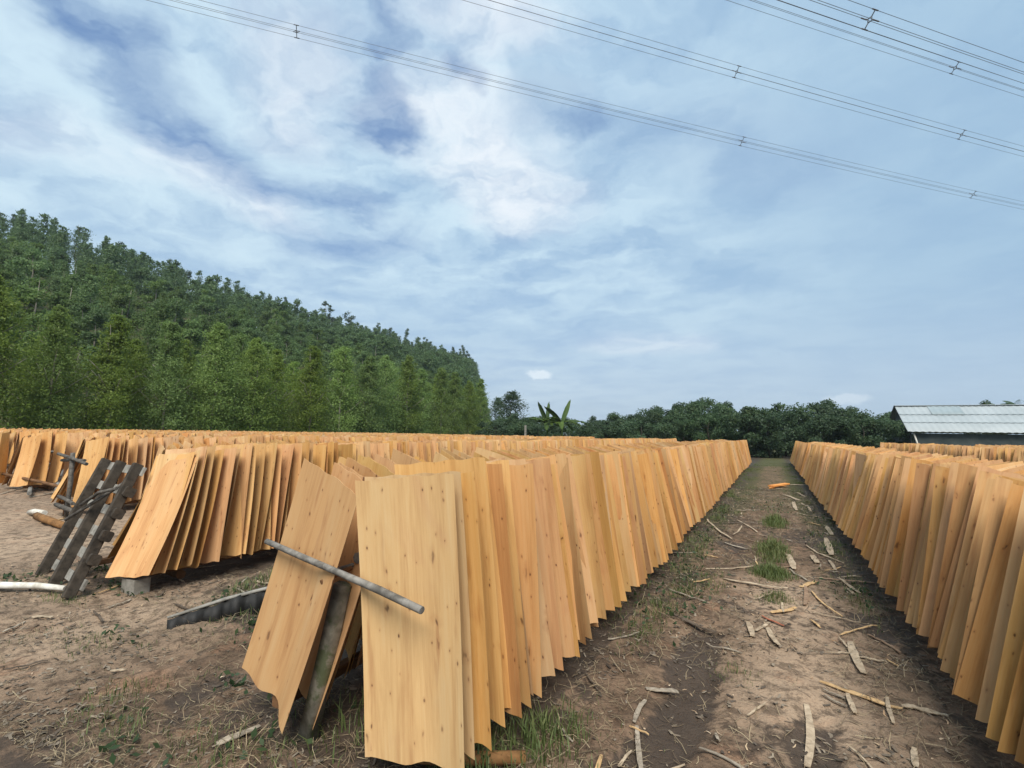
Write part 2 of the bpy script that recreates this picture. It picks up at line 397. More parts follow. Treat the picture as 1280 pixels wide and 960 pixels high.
def axis(lo, hi, a, b, step, g=1.09):
    L = list(np.arange(a, b, step)); s = step; v = L[-1]
    while v < hi: s *= g; v += s; L.append(v)
    s = step; v = a; pre = []
    while v > lo: s *= g; v -= s; pre.append(v)
    return np.array(pre[::-1]+L)
gx = axis(-900, 900, -7.0, 2.2, .035, 1.05); gy = axis(-300, 1500, 1.2, 8.0, .035, 1.05)
GX, GY = np.meshgrid(gx, gy)
GZ = ground_z(GX, GY)
nx_, ny_ = len(gx), len(gy)
I = np.arange(nx_*ny_).reshape(ny_, nx_)
Fg = np.stack([I[:-1, :-1], I[:-1, 1:], I[1:, 1:], I[1:, :-1]], -1).reshape(-1, 4)
def soil(x, y):
    a, b = rut_mask(x, y)
    n = fbm(x*1.4, y*1.4, 8, 4)
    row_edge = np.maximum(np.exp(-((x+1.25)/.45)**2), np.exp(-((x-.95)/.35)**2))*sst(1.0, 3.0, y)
    under = ((x > -2.9) & (x < -1.2))*1.0  # soil set darker beneath the row left of the path
    under2 = np.exp(-((x+6.3)/.9)**2)*sst(2.2, 3.0, y)  # soil set darker beneath the second left row
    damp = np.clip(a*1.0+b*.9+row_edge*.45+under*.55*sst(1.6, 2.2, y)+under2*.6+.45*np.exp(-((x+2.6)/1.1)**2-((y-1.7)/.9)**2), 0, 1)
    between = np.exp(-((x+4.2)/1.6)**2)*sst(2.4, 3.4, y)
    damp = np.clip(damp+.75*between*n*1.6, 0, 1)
    far = sst(5.5, 9.5, y)*(np.abs(x) < 1.4)*(.25+.75*fbm(x*1.1, y*.6, 91, 3))
    pat = sst(.50, .66, fbm(x*1.3+5, y*1.3, 92, 4))*.5
    damp = np.clip(damp+.55*far+pat*sst(12, 8, y), 0, 1)
    green = np.clip(.55*np.exp(-((x+1.0)/.35)**2)*sst(3.5, 6, y) + .5*np.exp(-((x-.75)/.3)**2)*sst(4.5, 7, y) + .55*sst(7, 15, y)*(np.abs(x) < 1.3) + .45*np.exp(-((x+4.3)/1.5)**2)*sst(3, 5, y) + .9*sst(31, 36, y) + .9*sst(-28, -33, x), 0, 1)
    green = np.clip(green + .3*(fbm(x*2.2, y*2.2, 21, 3) > .62)*sst(12, 8, y), 0, 1)
    sandp = 1.3*np.exp(-((x-.08)/.45)**2)*sst(2.5, 3.6, y)*sst(7.8, 5.8, y)
    sandl = sst(-3.4, -5.0, x)*sst(7, 2.0, y)*.75 + sst(-7, -9, x)*sst(9, 5, y)*.5
    sand = np.clip((sandp+sandl)*(.35+1.1*n), 0, 1)
    return damp, green, sand
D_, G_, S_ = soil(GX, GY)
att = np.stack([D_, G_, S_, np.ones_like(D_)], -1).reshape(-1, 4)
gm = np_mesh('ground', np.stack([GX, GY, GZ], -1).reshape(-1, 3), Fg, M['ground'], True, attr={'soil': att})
tag(link(bpy.data.objects.new('ground', gm)), 'bare reddish dirt yard littered with bark and chips', 'ground', kind='structure')
def gz(x, y): return float(ground_z(np.array([x]), np.array([y]))[0])

# ------------------------------------------------------------------ veneer sheets
def sheet_arrays(nu, nv, W=.53, L=1.27, seed=0, th=.0022):
    r = random.Random(seed)
    u = np.linspace(-.5, .5, nu+1); v = np.linspace(0, 1, nv+1); U, V = np.meshgrid(u, v)
    curl = r.uniform(.015, .125); tw = r.uniform(-.06, .06); bow = r.uniform(-.015, .03)
    ph = r.uniform(0, 6.3); k = r.uniform(1.2, 2.6); amp = r.uniform(.004, .015)
    edge = r.uniform(-.01, .07)
    Y = -curl*(U*2)**2*(.35+.65*(1-V)) + tw*U*(V-.3) + bow*np.sin(math.pi*V) + amp*np.sin(U*6.28*k+ph)*(1-.7*V) - edge*np.clip(U*2, 0, 1)**3*(1-.5*V)
    X = U*W*(1-.06*abs(curl)*8*(1-V))
    low = .008*np.sin(U*11+ph)+.003*np.sin(U*23+ph*2)
    Z = V*L + (1-V)**6*low + V**6*(.004*np.sin(U*21+ph)+r.uniform(-.01, .01)*U)
    # normals roughly along y
    A = np.stack([X, Y-th/2, Z], -1).reshape(-1, 3); B = np.stack([X, Y+th/2, Z], -1).reshape(-1, 3)
    n = (nu+1)*(nv+1); J = np.arange(n).reshape(nv+1, nu+1)
    f1 = np.stack([J[:-1, :-1], J[:-1, 1:], J[1:, 1:], J[1:, :-1]], -1).reshape(-1, 4)
    f2 = f1[:, [0, 3, 2, 1]]+n
    P = np.concatenate([A, B]); uvv = np.stack([U*W, V*L], -1).reshape(-1, 2); uvv = np.concatenate([uvv, uvv])
    rims = []; PR = []; UR = []; o = len(P)
    for a in (J[0], J[:, -1], J[-1][::-1], J[:, 0][::-1]):
        a = np.array(a); m = len(a); PR += [P[a], P[a+n]]; UR += [uvv[a], uvv[a]]
        q = np.arange(m-1); rims.append(np.stack([o+q, o+m+q, o+m+q+1, o+q+1], -1)); o += 2*m
    F = np.concatenate([f1, f2]+rims); P = np.concatenate([P]+PR); uvv = np.concatenate([uvv]+UR)
    return P, F, uvv

NVAR = 14
SHEETS = []
for i in range(NVAR):
    P, F, uvv = sheet_arrays(18, 14, seed=100+i)
    SHEETS.append(np_mesh('veneer_sheet', P, F, M['veneer'], True, uv=uvv[F.ravel()]))
LOW = [sheet_arrays(3, 4, seed=100+i, th=.003) for i in range(NVAR)]

ORD = ['first', 'second', 'third', 'fourth', 'fifth', 'sixth', 'seventh', 'eighth', 'ninth', 'tenth', 'eleventh', 'twelfth', 'thirteenth', 'fourteenth',
       'fifteenth', 'sixteenth', 'seventeenth', 'eighteenth', 'nineteenth', 'twentieth']
def ordinal(i):
    if i < 20: return ORD[i]
    tens = {2: 'twenty', 3: 'thirty', 4: 'forty'}
    t, u = divmod(i+1, 10)
    return {2: 'twentieth', 3: 'thirtieth', 4: 'fortieth'}[t] if u == 0 else tens[t]+'-'+ORD[u-1]

# rows: centre x, near end y, far end y, starting lean of the near sheets (deg), sparse?
ROWS = [('path_left', -2.02, 1.95, 32.2, 0, 0), ('path_right', 1.75, 1.55, 36.5, 3, 0), ('second_left', -6.22, 2.72, 33.5, 17, 0),
        ('third_left', -11.9, 4.6, 34.0, 10, 0), ('fourth_left', -16.6, 5.3, 34.0, 7, 1), ('second_right', 5.75, 1.5, 33.0, 4, 0),
        ('third_right', 9.7, 2.0, 33.5, 4, 0), ('fifth_left', -21.2, 6.2, 34.5, 8, 1), ('sixth_left', -25.8, 7.0, 34.5, 8, 0), ('seventh_left', -30.2, 8.0, 34.5, 8, 0)]
specs = []
def slow(t, s): return float(vnoise(np.array([t]), np.array([s*3.7]), 31)[0])*2-1
for ri, (nm, xc, y0, y1, lean0, sparse) in enumerate(ROWS):
    for s in (1, -1):
        y = y0; i = 0
        while y < y1:
            r = random.Random(ri*100003+(s+1)*7919+i)
            t = i/9.0
            base_ly, base_in, base_yaw = {'path_left': (3.0, 11.5, 21), 'path_right': (6.0, 14.0, 22), 'second_left': (4.0, 7.0, 24)}.get(nm, (5.0, 9.0, 20))
            ly = lean0*math.exp(-(y-y0)/.62) + base_ly + 4.0*slow(y*.55, ri*2+s) + r.gauss(0, 1.5)
            tx = s*(base_in + 3.0*slow(y*.4, 50+ri*2+s) + r.gauss(0, 1.3))
            yaw = s*(base_yaw + 9*slow(y*.5, 90+ri*2+s)) + r.gauss(0, 5.0)
            if r.random() < .05: ly += r.gauss(0, 5); tx += r.gauss(0, 3); yaw += r.gauss(0, 8)
            bx = xc + s*(.585 + .018*r.gauss(0, 1) + .022*slow(y*.8, 70+ri+s))
            bz = (.125 if nm == 'path_right' else .16) + .012*r.gauss(0, 1) + .02*slow(y*.35, 130+ri+s)
            step = .032*r.uniform(.6, 1.6) if r.random() < .5 else (.115 if nm == 'second_left' else .135)*r.uniform(.65, 1.4)
            if nm == 'path_left' and i < 9:
                f = 1-i/9.0
                if s == 1: ly, tx, yaw = ly*(1-f)+.5*f, tx*(1-f)+5.5*f, yaw*(1-f)+13*f
                else: ly, tx, yaw = ly*(1-f)+1.0*f, tx*(1-f)-19*f, yaw*(1-f)-6*f
                step = max(step, .085 if s == -1 else .05+.04*f)
                bx -= -.01*f if s == -1 else .02*f
                if i == 0: yaw, bz = (12, .13) if s == 1 else (-6, .20)
                if s == -1 and 0 < i < 4: bx = xc-.475+(.085, .03, .06)[i-1]; y += .06*(i == 1)
                if i == 0 and s == -1: bx = xc-.475; bz = .17
            if nm == 'second_left' and i < 12:
                step = max(step, .085); yaw = yaw*.5+s*9; tx = s*6.0
            if nm == 'second_left' and s == -1 and i == 0: y += .45
            if sparse and y < y0+3.2:
                step *= 2.6; tx += r.gauss(0, 3); yaw += r.gauss(0, 8)
            specs.append(dict(row=nm, ri=ri, s=s, i=i, x=bx, y=y, z=bz, yaw=yaw, lx=-tx, ly=ly, var=r.randrange(NVAR), tone=r.random(), t2=r.random(), rs=r.random(), wl=r.gauss(0, .010)))
            y += step; i += 1

def sheet_matrix(d):
    ax = R(d['lx'])
    return (Matrix.Translation((d['x'], d['y'], d['z'])) @ Matrix.Rotation(R(d['yaw']), 4, 'Z') @ Matrix.Rotation(ax, 4, 'Y')
            @ Matrix.Rotation(-R(d['ly']), 4, 'X') @ Matrix.Diagonal((1, 1, 1+d['wl'], 1)))
def tone_of(d):
    v = .93+.12*d['t2']
    if d['tone'] > .955: return (v*.98, v*.86, v*.84), 'reddish'
    if d['tone'] < .16: return (v*1.02, v*1.08, v*1.20), 'pale'
    if d['tone'] < .25: return (v*.84, v*.82, v*.80), 'brownish'
    w = d['rs']; return (v, v*(.955+.06*w), v*(.95+.12*w)), 'tan'

QUOTA = {('path_left', 1): 92, ('path_left', -1): 8, ('path_right', -1): 84, ('second_left', 1): 66, ('second_left', -1): 2,
         ('third_left', 1): 22, ('fourth_left', 1): 12, ('second_right', -1): 12}
cnt = {}
indiv = []; rest = []
def visible_start(d):
    if d['row'] == 'path_right': return d['y'] > 2.45
    if d['row'] == 'second_right': return d['y'] > 8.0
    return True
for d in specs:
    k = (d['row'], d['s'])
    if visible_start(d) and cnt.get(k, 0) < QUOTA.get(k, 0):
        d['k'] = cnt.get(k, 0); cnt[k] = d['k']+1; indiv.append(d)
    else:
        rest.append(d)
PLACE = {('path_left', 1): ('from the near end, path side, row left of path', 'on the path side of the row left of the path'),
         ('path_left', -1): ('from the near end, left leaf, row with grey pole', 'inside the left leaf of the row with the grey pole'),
         ('path_right', -1): ('from right picture edge, row right of the path', 'on the row right of the path'),
         ('second_left', 1): ('behind the leaning pallet, second row from the path', 'on the second row from the path'),
         ('second_left', -1): ('on the hidden side of the row with the pallet', 'on the hidden side of the row with the pallet'),
         ('third_left', 1): ('from the near end, row behind the pallet row', 'on the row behind the pallet row'),
         ('fourth_left', 1): ('from near end, gappy row at left edge', 'on the gappy row at the left edge'),
         ('second_right', -1): ('on the farther right row below the shed', 'on the farther right row below the shed')}
for d in indiv:
    o = bpy.data.objects.new('veneer_sheet', SHEETS[d['var']])
    o.matrix_world = sheet_matrix(d)
    col, word = tone_of(d)
    o.color = (*col, 1)
    k = (d['row'], d['s']); near, shared = PLACE[k]
    if d['k'] < 20:
        lab = '%s veneer sheet, %s %s' % (word, ordinal(d['k']), near)
    else:
        where = 'about midway' if d['k'] < 50 else 'far down'
        lab = '%s veneer sheet %s %s' % (word, where, shared)
    tag(o, lab, 'veneer sheet', 'veneer sheets drying '+shared)
    link(o)
# all the remaining sheets, beyond the nearest three hundred
Vs, Fs, Us, Ts, Ss = [], [], [], [], []; off = 0
for d in rest:
    P, F, uvv = LOW[d['var']]
    mw = np.array(sheet_matrix(d)); Vs.append(P @ mw[:3, :3].T + mw[:3, 3]); Fs.append(F+off); Us.append(uvv[F.ravel()]); off += len(P)
    Ts.append(np.tile(np.array([*tone_of(d)[0], 1.0]), (len(P), 1))); Ss.append(np.tile(np.array([d['rs']]*3+[1.0]), (len(P), 1)))
rm = np_mesh('distant_veneer_sheets', np.concatenate(Vs), np.concatenate(Fs), M['veneer_far'], False, uv=np.concatenate(Us), attr={'tone': np.concatenate(Ts), 'seed': np.concatenate(Ss)})
tag(link(bpy.data.objects.new('distant_veneer_sheets', rm)), 'countless tan veneer sheets standing in the distant drying rows', 'veneer sheets', kind='stuff')

# ------------------------------------------------------------------ drying racks (one per row)
RACK_LABEL = {'path_left': 'timber drying rack with mossy leaning post carrying the row left of the path',
 'path_right': 'timber drying rack under the veneer row right of the path', 'second_left': 'timber drying rack on concrete block behind the leaning pallet',
 'third_left': 'timber drying rack under the row behind the pallet row', 'fourth_left': 'timber drying rack showing through gaps of row at left edge',
 'second_right': 'timber drying rack under the farther row at right'}
for ri, (nm, xc, y0, y1, lean0, sparse) in enumerate(ROWS):
    if nm not in RACK_LABEL: continue
    rk = empty('drying_rack', (xc, y0, 0)); tag(rk, RACK_LABEL[nm], 'drying rack', 'racks that carry the veneer rows')
    # ridge pole along the row, made of poles laid end to end
    yy = .6 if nm == 'second_left' else .12; L = y1-y0
    while yy < L-1:
        e = min(yy+random.uniform(3.4, 4.6), L)
        MB().tube([(random.uniform(-.02, .02), yy, .94), (random.uniform(-.02, .02), (yy+e)/2, .93), (random.uniform(-.02, .02), e+.12, .95)], [.032, .035, .03], 8, .06).build('ridge_pole', M['grey_wood'], rk, True)
        yy = e
    for s in (1, -1):
        MB().bar((s*.46, .03, .125), (s*.46, L, .125), .07, .06).build('base_rail', M['rail'], rk)
    k = 0; yy = .45 if nm != 'path_left' else .16
    while yy < L and k < 8:
        if nm == 'path_left' and k == 0:
            # the visible mossy post, leaning
            MB().tube([(-.225, .05, -.03), (-.155, .07, .35), (-.075, .10, .80)], [.056, .052, .05], 5, .05).build('post', M['moss_post'], rk, True)
        else:
            MB().tube([(-.06, yy, -.03), (.0, yy+.03, .93)], .042, 7, .06).build('post', M['moss_post'], rk, True)
        sl_ = .52; sr_ = -.25 if k == 0 and nm == 'path_left' else .52
        MB().tube([(-sr_, yy+.10, .052), (.0, yy+.12, .06), (sl_, yy+.08, .05)], .048, 8, .06).build('sleeper', M['log'] if nm == 'path_left' else M['rail'], rk, True)
        yy += 1.9; k += 1
    if nm == 'path_left':
        MB().tube([(-.10, -.02, .875), (-.03, .16, .90), (.03, .5, .92)], .012, 8, .08).build('peg', M['grey_wood'], rk, True)
        MB().tube([(-.075, -.05, .845), (-.04, .12, .885)], .013, 8, .08).build('peg', M['rail'], rk, True)
        MB().tube([(.42, .10, .075), (.60, .20, .06), (.88, .42, .03)], .032, 8, .06).build('sleeper', M['log'], rk, True)
# grey pole tied across the end of the row
p = MB().tube([(-2.56, 1.915, .995), (-2.25, 1.885, .962), (-1.95, 1.865, .925), (-1.65, 1.845, .888), (-1.39, 1.83, .848)], [.0150, .0165, .0165, .018, .0175], 12, .06).build('pole', M['grey_wood'], None, True)
tag(p, 'weathered grey pole lying across the end of the front row', 'pole')
# concrete block under second row
b = MB().box((-5.66, 2.80, .06), (.22, .16, .15)).build('concrete_block', M['concrete']); tag(b, 'squat concrete block under the corner of the pallet row', 'block')

# ------------------------------------------------------------------ pallet
pal = empty('pallet', (-6.50, 2.46, gz(-6.5, 2.46)-.01))
tag(pal, 'dark weathered wooden pallet leaning upright against the end of the second row', 'pallet')
Bx = Vector((1.165, -.20, 0)).normalized(); up = Vector((-.20, .60, 1.24)).normalized(); back = Bx.cross(up)*-1
back = up.cross(Bx)*-1
if back.y < 0: back = -back
for t in (-.575, .0, .575):
    a = Bx*t; e = a+up*1.36
    MB().bar(a, e, .06, .10, up=back).build('stringer', M['dark_wood'], pal)
for q in (.14, .37, .60, .83, 1.06, 1.30):
    c = up*q + back*.058
    MB().bar(c-Bx*.66, c+Bx*.66, .022, .095, up=up).build('slat', M['slat_wood'], pal)
for q in (.37, .60, .83, 1.06):
    c = up*q + back*.03
    MB().bar(c+Bx*.61, c+Bx*.665, .10, .10, up=up).build('block', M['dark_wood'], pal)
st = MB().tube([(-6.6, 2.66, .78), (-6.42, 2.74, .92), (-6.2, 2.80, .97)], .018, 8, .1).tube([(-6.75, 2.60, .62), (-6.45, 2.78, .86), (-6.2, 3.0, 1.12)], .018, 8, .1).build('stick_bundle', M['grey_wood'], None, True)
st.data.materials[0] = M['old_wood']; tag(st, 'grey forked branch caught between the bars of the pallet', 'branch')

# ------------------------------------------------------------------ junk at left
tr = empty('sawhorse', (-10.9, 4.15, 0)); tag(tr, 'rough grey stick trestle standing before the end of the third row', 'trestle')
MB().tube([(.0, .05, .0), (-.03, .08, .6), (.02, .05, 1.15)], .035, 7, .1).build('leg', M['old_wood'], tr, True)
MB().tube([(-.55, .25, .0), (-.33, .18, .55), (-.12, .1, 1.1)], .035, 7, .1).build('leg', M['rail'], tr, True)
MB().tube([(-.45, .02, 1.12), (.1, .02, 1.06), (.55, .05, .98)], .028, 7, .1).build('crossbar', M['old_wood'], tr, True)
MB().tube([(-.5, .1, 1.0), (.3, .12, 1.03)], .026, 7, .1).build('crossbar', M['old_wood'], tr, True)
JK = [((-11.9, 4.45, .30), (-10.3, 4.05, .34), .035, 'old_wood', 'grey pole resting low against the stick trestle, upper of two'),
      ((-11.7, 4.35, .18), (-9.9, 4.00, .22), .04, 'old_wood', 'grey pole resting low against the stick trestle, lower of two'),
      ((-11.3, 3.95, .07), (-9.7, 3.75, .08), .06, 'log', 'yellowish peeled log lying on the dirt behind the pallet'),
      ((-12.0, 4.1, .04), (-11.1, 3.98, .13), .05, 'bark_white', 'pale split log end beside the yellowish peeled log'),
      ((-14.8, 5.0, .09), (-20.5, 6.9, .12), .04, 'grey_wood', 'long grey pole lying at the foot of the gappy row, nearest'),
      ((-14.3, 5.3, .16), (-19.9, 7.5, .22), .045, 'grey_wood', 'long grey pole propped at the foot of the gappy row, farther'),
      ((-13.2, 5.6, .10), (-17.5, 5.2, .42), .04, 'rail', 'brown pole slanting at the foot of the gappy row')]
for a, e, r_, mt, lb in JK:
    mid = (Vector(a)+Vector(e))/2+Vector((random.uniform(-.05, .05), random.uniform(-.05, .05), .02))
    o = MB().tube([a, mid, e], [r_, r_*.95, r_*.85], 8, .08).build('log' if mt in ('log', 'bark_white') else 'pole', M[mt], None, True); tag(o, lb, 'log' if mt in ('log', 'bark_white') else 'pole')
wl = MB().tube([(-7.6, 1.80, .05), (-7.1, 1.99, .07), (-6.75, 2.14, .06), (-6.40, 2.30, .07), (-6.14, 2.42, .05)], [.028, .031, .033, .030, .025], 9, .12).build('log', M['bark_white'], None, True)
tag(wl, 'bleached white log lying on the dirt before the pallet', 'log')
ob = MB().bar((-.12, 18.2, .08), (.36, 19.0, .12), .18, .05).build('offcut', STRIP_MAT['o']); tag(ob, 'bright orange wood offcut far down the path', 'offcut')

# ------------------------------------------------------------------ corrugated board in the trench
n = 70; A = Vector((-4.46, 2.46, 0)); Bv = Vector((-3.35, 4.6, 0)); dr = (Bv-A); Lc = dr.length; dr.normalize(); nr = Vector((dr.y, -dr.x, 0))
V, F = [], []; TOP = []
for i in range(n+1):
    t = Lc*i/n; w = .026*math.sin(t*2*math.pi/.15); f0 = A+dr*t+nr*.16; zf = gz(f0.x, f0.y); hh = .055+.135*min(1, t/.8)
    for lay in (0, 1):
        for j, (h, inn) in enumerate(((-.05, .10), (hh*.5, .07), (hh, .035))):
            q = A+dr*t+nr*(inn+w-lay*.007); V.append((q.x, q.y, zf+h))
    q = A+dr*t+nr*.02; TOP.append((q.x, q.y, zf+hh+.012))
for i in range(n):
    o = i*6; e = o+6
    for j in (0, 1):
        F += [(o+j, e+j, e+j+1, o+j+1), (o+3+j, o+4+j, e+4+j, e+3+j)]
    F += [(o+2, e+2, e+5, o+5), (o, o+3, e+3, e)]
F += [(0, 1, 4, 3), (1, 2, 5, 4)]
mb = MB(); mb.add(V, F); cb = empty('corrugated_board', (0, 0, 0)); tag(cb, 'black corrugated sheet edging a dirt bank between the two left rows', 'corrugated sheet')
mb.build('panel', M['black_sheet'], cb, True)
MB().tube([TOP[0], TOP[12], TOP[25], TOP[45], TOP[-1]], [.012, .016, .018, .018, .016], 6, .1).build('edge_batten', M['slat_wood'], cb, True)

# ------------------------------------------------------------------ strips of waste veneer on the ground
WORD = {'p': 'pale', 't': 'tan', 'g': 'weathered grey', 'd': 'dark damp', 'b': 'brown', 'r': 'reddish', 'o': 'orange'}
def strip_mesh(x0, y0, x1, y1, w, mt, seed):
    r = random.Random(seed); n = 7; d = Vector((x1-x0, y1-y0, 0)); L = d.length; d.normalize(); nrm = Vector((-d.y, d.x, 0)); th = .005 if w < .08 else .007
    w *= .78; bend = r.uniform(-.04, .04)*L; V = []; cx, cy = (x0+x1)/2, (y0+y1)/2
    cz = gz(cx, cy)
    zs = [gz(x0+(x1-x0)*i/n, y0+(y1-y0)*i/n) for i in range(n+1)]
    zl = max(zs)
    for i in range(n+1):
        t = i/n; ww = w*(1-.35*abs(2*t-1)**3)*(1+r.uniform(-.12, .12)); c = Vector((x0+(x1-x0)*t, y0+(y1-y0)*t, 0))+nrm*bend*math.sin(math.pi*t)
        z = .55*zs[i]+.45*zl + .008 + r.uniform(0, .006); tl = r.uniform(-.15, .15)*ww
        for sx, sz in ((-1, 0), (1, 0), (1, 1), (-1, 1)):
            q = c+nrm*sx*ww/2; V.append((q.x-cx, q.y-cy, z-cz+sz*th+sx*tl*.5))
    F = []
    for i in range(n):
        o = i*4
        for j in range(4): F.append((o+j, o+(j+1) % 4, o+4+(j+1) % 4, o+4+j))
    F += [(3, 2, 1, 0), (n*4, n*4+1, n*4+2, n*4+3)]
    mb = MB(); mb.add(V, F); ob = mb.build('wood_strip', STRIP_MAT[mt]); ob.location = (cx, cy, cz); return ob
def side_word(x, y):
    if x < -12: return 'by the gappy left row'
    if x < -3: return 'on the bare dirt at left'
    if x < -1.2: return 'beside the mossy post' if y < 2.3 else 'under the row left of the path'
    if y > 11: return 'far down the path'
    if y > 6: return 'midway down the path'
    return 'on the near path'
for i, (x0, y0, x1, y1, w, mt) in enumerate(STRIPS):
    o = strip_mesh(x0, y0, x1, y1, w, mt, i)
    L = math.hypot(x1-x0, y1-y0); size = 'long' if L > .65 else ('short' if L < .32 else 'middling')
    sd = 'left half of' if x0 < -.2 else ('right half of' if x0 > .3 else 'centre of')
    sw = side_word(x0, y0)
    if 'path' in sw and 'row' not in sw: sw = sw.replace('the near path', 'the '+sd+' the near path').replace('down the path', 'down the '+sd+' the path')
    tag(o, '%s %s strip of waste veneer lying %s' % (size, WORD[mt], sw), 'wood strip', 'waste veneer strips lying on the ground')
# many smaller scraps, each its own object
SC_N = 0
while SC_N < 70:
    x = random.uniform(-1.1, .85); y = 2.5+random.random()**1.5*16
    if random.random() < .22: x = random.uniform(-6.0, -2.9); y = random.uniform(1.6, 3.6)
    L = random.uniform(.07, .30)*(1+y*.04); a = random.gauss(0, .9)+ (0 if random.random() < .6 else 1.57)
    o = strip_mesh(x, y, x+L*math.cos(a), y+L*math.sin(a), random.uniform(.010, .028)*(1+y*.04), random.choice('ppggtdb'), 500+SC_N)
    tag(o, 'small splinter of waste veneer scattered among litter '+side_word(x, y), 'splinter', 'small veneer splinters on the ground'); o.name = 'wood_splinter'; SC_N += 1

# ------------------------------------------------------------------ loose litter and grass (nobody could count them)
def litter(name, n, pick, size, wid, mat, label, lift=.012, tilt=.25):
    X = np.empty(n); Y = np.empty(n); c = 0
    while c < n:
        x, y = pick(n); m = min(len(x), n-c); X[c:c+m] = x[:m]; Y[c:c+m] = y[:m]; c += m
    a = RNG.uniform(0, np.pi, n); L = RNG.uniform(*size, n)*.5*(1+.05*Y); w = RNG.uniform(*wid, n)*.5*(1+.05*Y)
    Z = ground_z(X, Y)+RNG.uniform(.002, lift, n); ti = RNG.normal(0, tilt, n)
    d = np.stack([np.cos(a)*np.cos(ti), np.sin(a)*np.cos(ti), np.sin(ti)], -1); pr = np.stack([-np.sin(a), np.cos(a), RNG.normal(0, .2, n)], -1)
    c_ = np.stack([X, Y, Z+np.abs(np.sin(ti))*L], -1)
    bend = np.stack([np.zeros(n), np.zeros(n), RNG.normal(0, .15, n)*L], -1)+pr*(RNG.normal(0, .25, n)*L)[:, None]
    V = np.stack([c_-d*L[:, None]-pr*w[:, None], c_-d*L[:, None]+pr*w[:, None], c_+bend+pr*w[:, None], c_+bend-pr*w[:, None], c_+d*L[:, None]+pr*w[:, None]*.6, c_+d*L[:, None]-pr*w[:, None]*.6], 1).reshape(-1, 3)
    b = np.arange(n)[:, None]*6
    F = np.concatenate([b+np.array([[0, 1, 2, 3]]), b+np.array([[3, 2, 4, 5]])])
    me = np_mesh(name, V, F, mat); tag(link(bpy.data.objects.new(name, me)), label, name.replace('_', ' '), kind='stuff')
def island_wood(name, cols, transl=0):
    k = N(name); r = k.n('ShaderNodeNewGeometry').outputs['Random Per Island']
    cr = k.n('ShaderNodeValToRGB', {0: r}); cr.color_ramp.interpolation = 'LINEAR'
    e = cr.color_ramp.elements; e[0].color = c4(cols[0]); e[1].color = c4(cols[-1])
    for i, c in enumerate(cols[1:-1]): e.new((i+1)/(len(cols)-1)).color = c4(c)
    return k.bsdf(cr.outputs[0], .85, .15)
M['straw'] = island_wood('straw', [(.05, .036, .024), (.12, .085, .055), (.22, .165, .10), (.34, .27, .17), (.09, .07, .04)])
M['chip'] = island_wood('chip', [(.20, .13, .08), (.45, .34, .22), (.33, .20, .11), (.56, .45, .32)])
def pick_straw(n):
    x = RNG.uniform(-7.5, 1.1, n); y = 1.25+RNG.random(n)**2.0*16
    de = .12+.75*np.exp(-((x+2.5)/.9)**2-((y-1.8)/.7)**2)+.65*np.exp(-((x+.95)/.4)**2)+.75*np.exp(-((x-.75)/.3)**2)+.4*(np.abs(x) < 1)*(fbm(x*2.5, y*2.5, 77, 3) > .5)+.5*np.exp(-((x+4.0)/1.3)**2)*(y > 2.3)
    m = RNG.random(n) < de; return x[m], y[m]
litter('straw_litter', 30000, pick_straw, (.02, .13), (.0012, .0038), M['straw'], 'dry grass stalks and bark shreds strewn over the dirt')
def pick_chip(n):
    x = RNG.uniform(-8, 1.0, n); y = 1.25+RNG.random(n)**2.0*18
    m = RNG.random(n) < (.15+.85*(np.abs(x) < .9)*(fbm(x*1.7, y*1.7, 78, 3) > .47)); return x[m], y[m]
M['bark'] = island_wood('bark', [(.045, .034, .026), (.10, .08, .062), (.17, .135, .10), (.26, .215, .16), (.07, .055, .042)])
def pick_bark(n):
    x = RNG.uniform(-8, 1.05, n); y = 1.25+RNG.random(n)**1.8*17
    m = RNG.random(n) < (.12+.9*sst(.42, .6, fbm(x*1.9, y*1.9, 79, 4))); return x[m], y[m]
litter('bark_flakes', 17000, pick_bark, (.008, .05), (.004, .016), M['bark'], 'dark bark flakes and crumbs trodden into the dirt', .008, .15)
litter('wood_chips', 1700, pick_chip, (.006, .034), (.002, .008), M['chip'], 'small pale wood chips sprinkled over the dirt', .008, .3)

